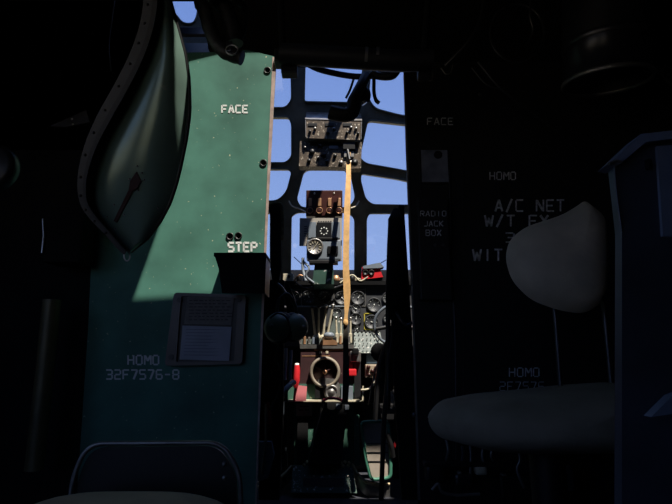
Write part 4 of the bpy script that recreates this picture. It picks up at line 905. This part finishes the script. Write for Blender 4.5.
MB().pbox(648, 158, 653, 168, .534, .008, .002).build('latch', M['black'], t)
MB().tube([P(609, 164, .53), P(616, 161, .53), P(621, 162, .53)], .002, 6).build('hinge_pin', M['alud'], t)
MB().prism([(651, 417), (672, 396), (700, 385), (700, 411), (672, 414)], [], lambda x, y: P(x, y, .50), (0, .012, 0)).build('side_tray', M['bluelip'], t)
# equipment under the crew seat
YQ = 1.75
for i, (kind, x0, y0, x1, y1, m, lab) in enumerate([
  ('relay_box', 426, 466, 446, 482, 'black', 'round cornered black relay box low beside the right plate edge'),
  ('relay_box', 476, 466, 488, 476, 'cream', 'small pale relay box under the crew seat'),
  ('relay_box', 455, 474, 474, 486, 'steel', 'low dark grey relay box under the crew seat'),
  ('relay_box', 563, 467, 575, 492, 'navy', 'dark bluish box with a bright cap below the crew seat'),
  ('relay_box', 500, 476, 560, 500, 'black', 'wide black relay box behind the crew seat post')]):
    Yq = 1.34; tt = thing(kind, base((x0 + x1) / 2, y1, Yq), lab, 'box')
    MB().pbox(x0, y0, x1, y1, Yq, .03, .008).build('case', M[m], tt)
    MB().pbox(x0 + 2, y0 - 2, x0 + 7, y0 + 1, Yq + .003, .02, .003).build('cap', M['alud'], tt)
b = MB().box((P(425, 462, 1.33).x, 1.34, P(425, 463, 1.33).z - .012), (P(500, 462, 1.33).x, 1.37, P(425, 463, 1.33).z), .003)
b.build('equipment_shelf', M['black'], label='thin black shelf low on the right armour plate', cat='shelf')
for i, (pts, lab) in enumerate([([(446, 440, 1.36), (448, 450, 1.35), (446, 460, 1.36)], 'leftmost short hose hanging under the crew seat'),
   ([(462, 446, 1.35), (463, 455, 1.35), (461, 464, 1.36)], 'second short hose under the crew seat'), ([(470, 446, 1.35), (471, 456, 1.35), (470, 476, 1.35)], 'long thin hose under the crew seat reaching the grey box'),
   ([(483, 447, 1.35), (482, 456, 1.35), (484, 463, 1.35)], 'short upright hose above the pale relay box'), ([(493, 447, 1.35), (491, 456, 1.35), (495, 463, 1.35)], 'rightmost short upright hose above the pale relay box'),
   ([(432, 490, 1.3), (438, 484, 1.3), (442, 492, 1.3), (456, 495, 1.3), (480, 494, 1.3)], 'looped wire on the floor beneath the relay boxes'),
   ([(518, 448, 1.3), (520, 460, 1.3), (517, 470, 1.3), (524, 488, 1.3)], 'crooked pale wire behind the crew seat post')]):
    MB().tube(pp(pts), .0035, 8).build('hose' if i < 5 else 'wire', M['alud'] if i != 1 else M['navy'], label=lab, cat='hose' if i < 5 else 'wire')
GR = {'relay_box': 'relay boxes low under the crew seat', 'ribbed_hose': 'black hoses at the top left', 'overhead_switch_panel': 'overhead switch boxes',
      'wire': 'loose thin wires', 'hose': 'small hoses', 'instrument_can': 'small cans on the glare shield', 'connector': 'small connectors on the glare shield', 'lever_rod': 'rods below the headset',
      'floor_rail': 'curved floor rails', 'control_yoke': 'control yokes', 'armor_plate': 'armour plates', 'tube': 'thin cockpit tubes', 'cable': 'cables over the glare shield', 'rod': 'thin rods behind the glare shield'}
for o in bpy.data.objects:
    k_ = o.name.split('.')[0]
    if o.parent is None and k_ in GR and 'label' in o: o['group'] = GR[k_]
for o in bpy.data.objects:
    if '_o' in o: del o['_o']
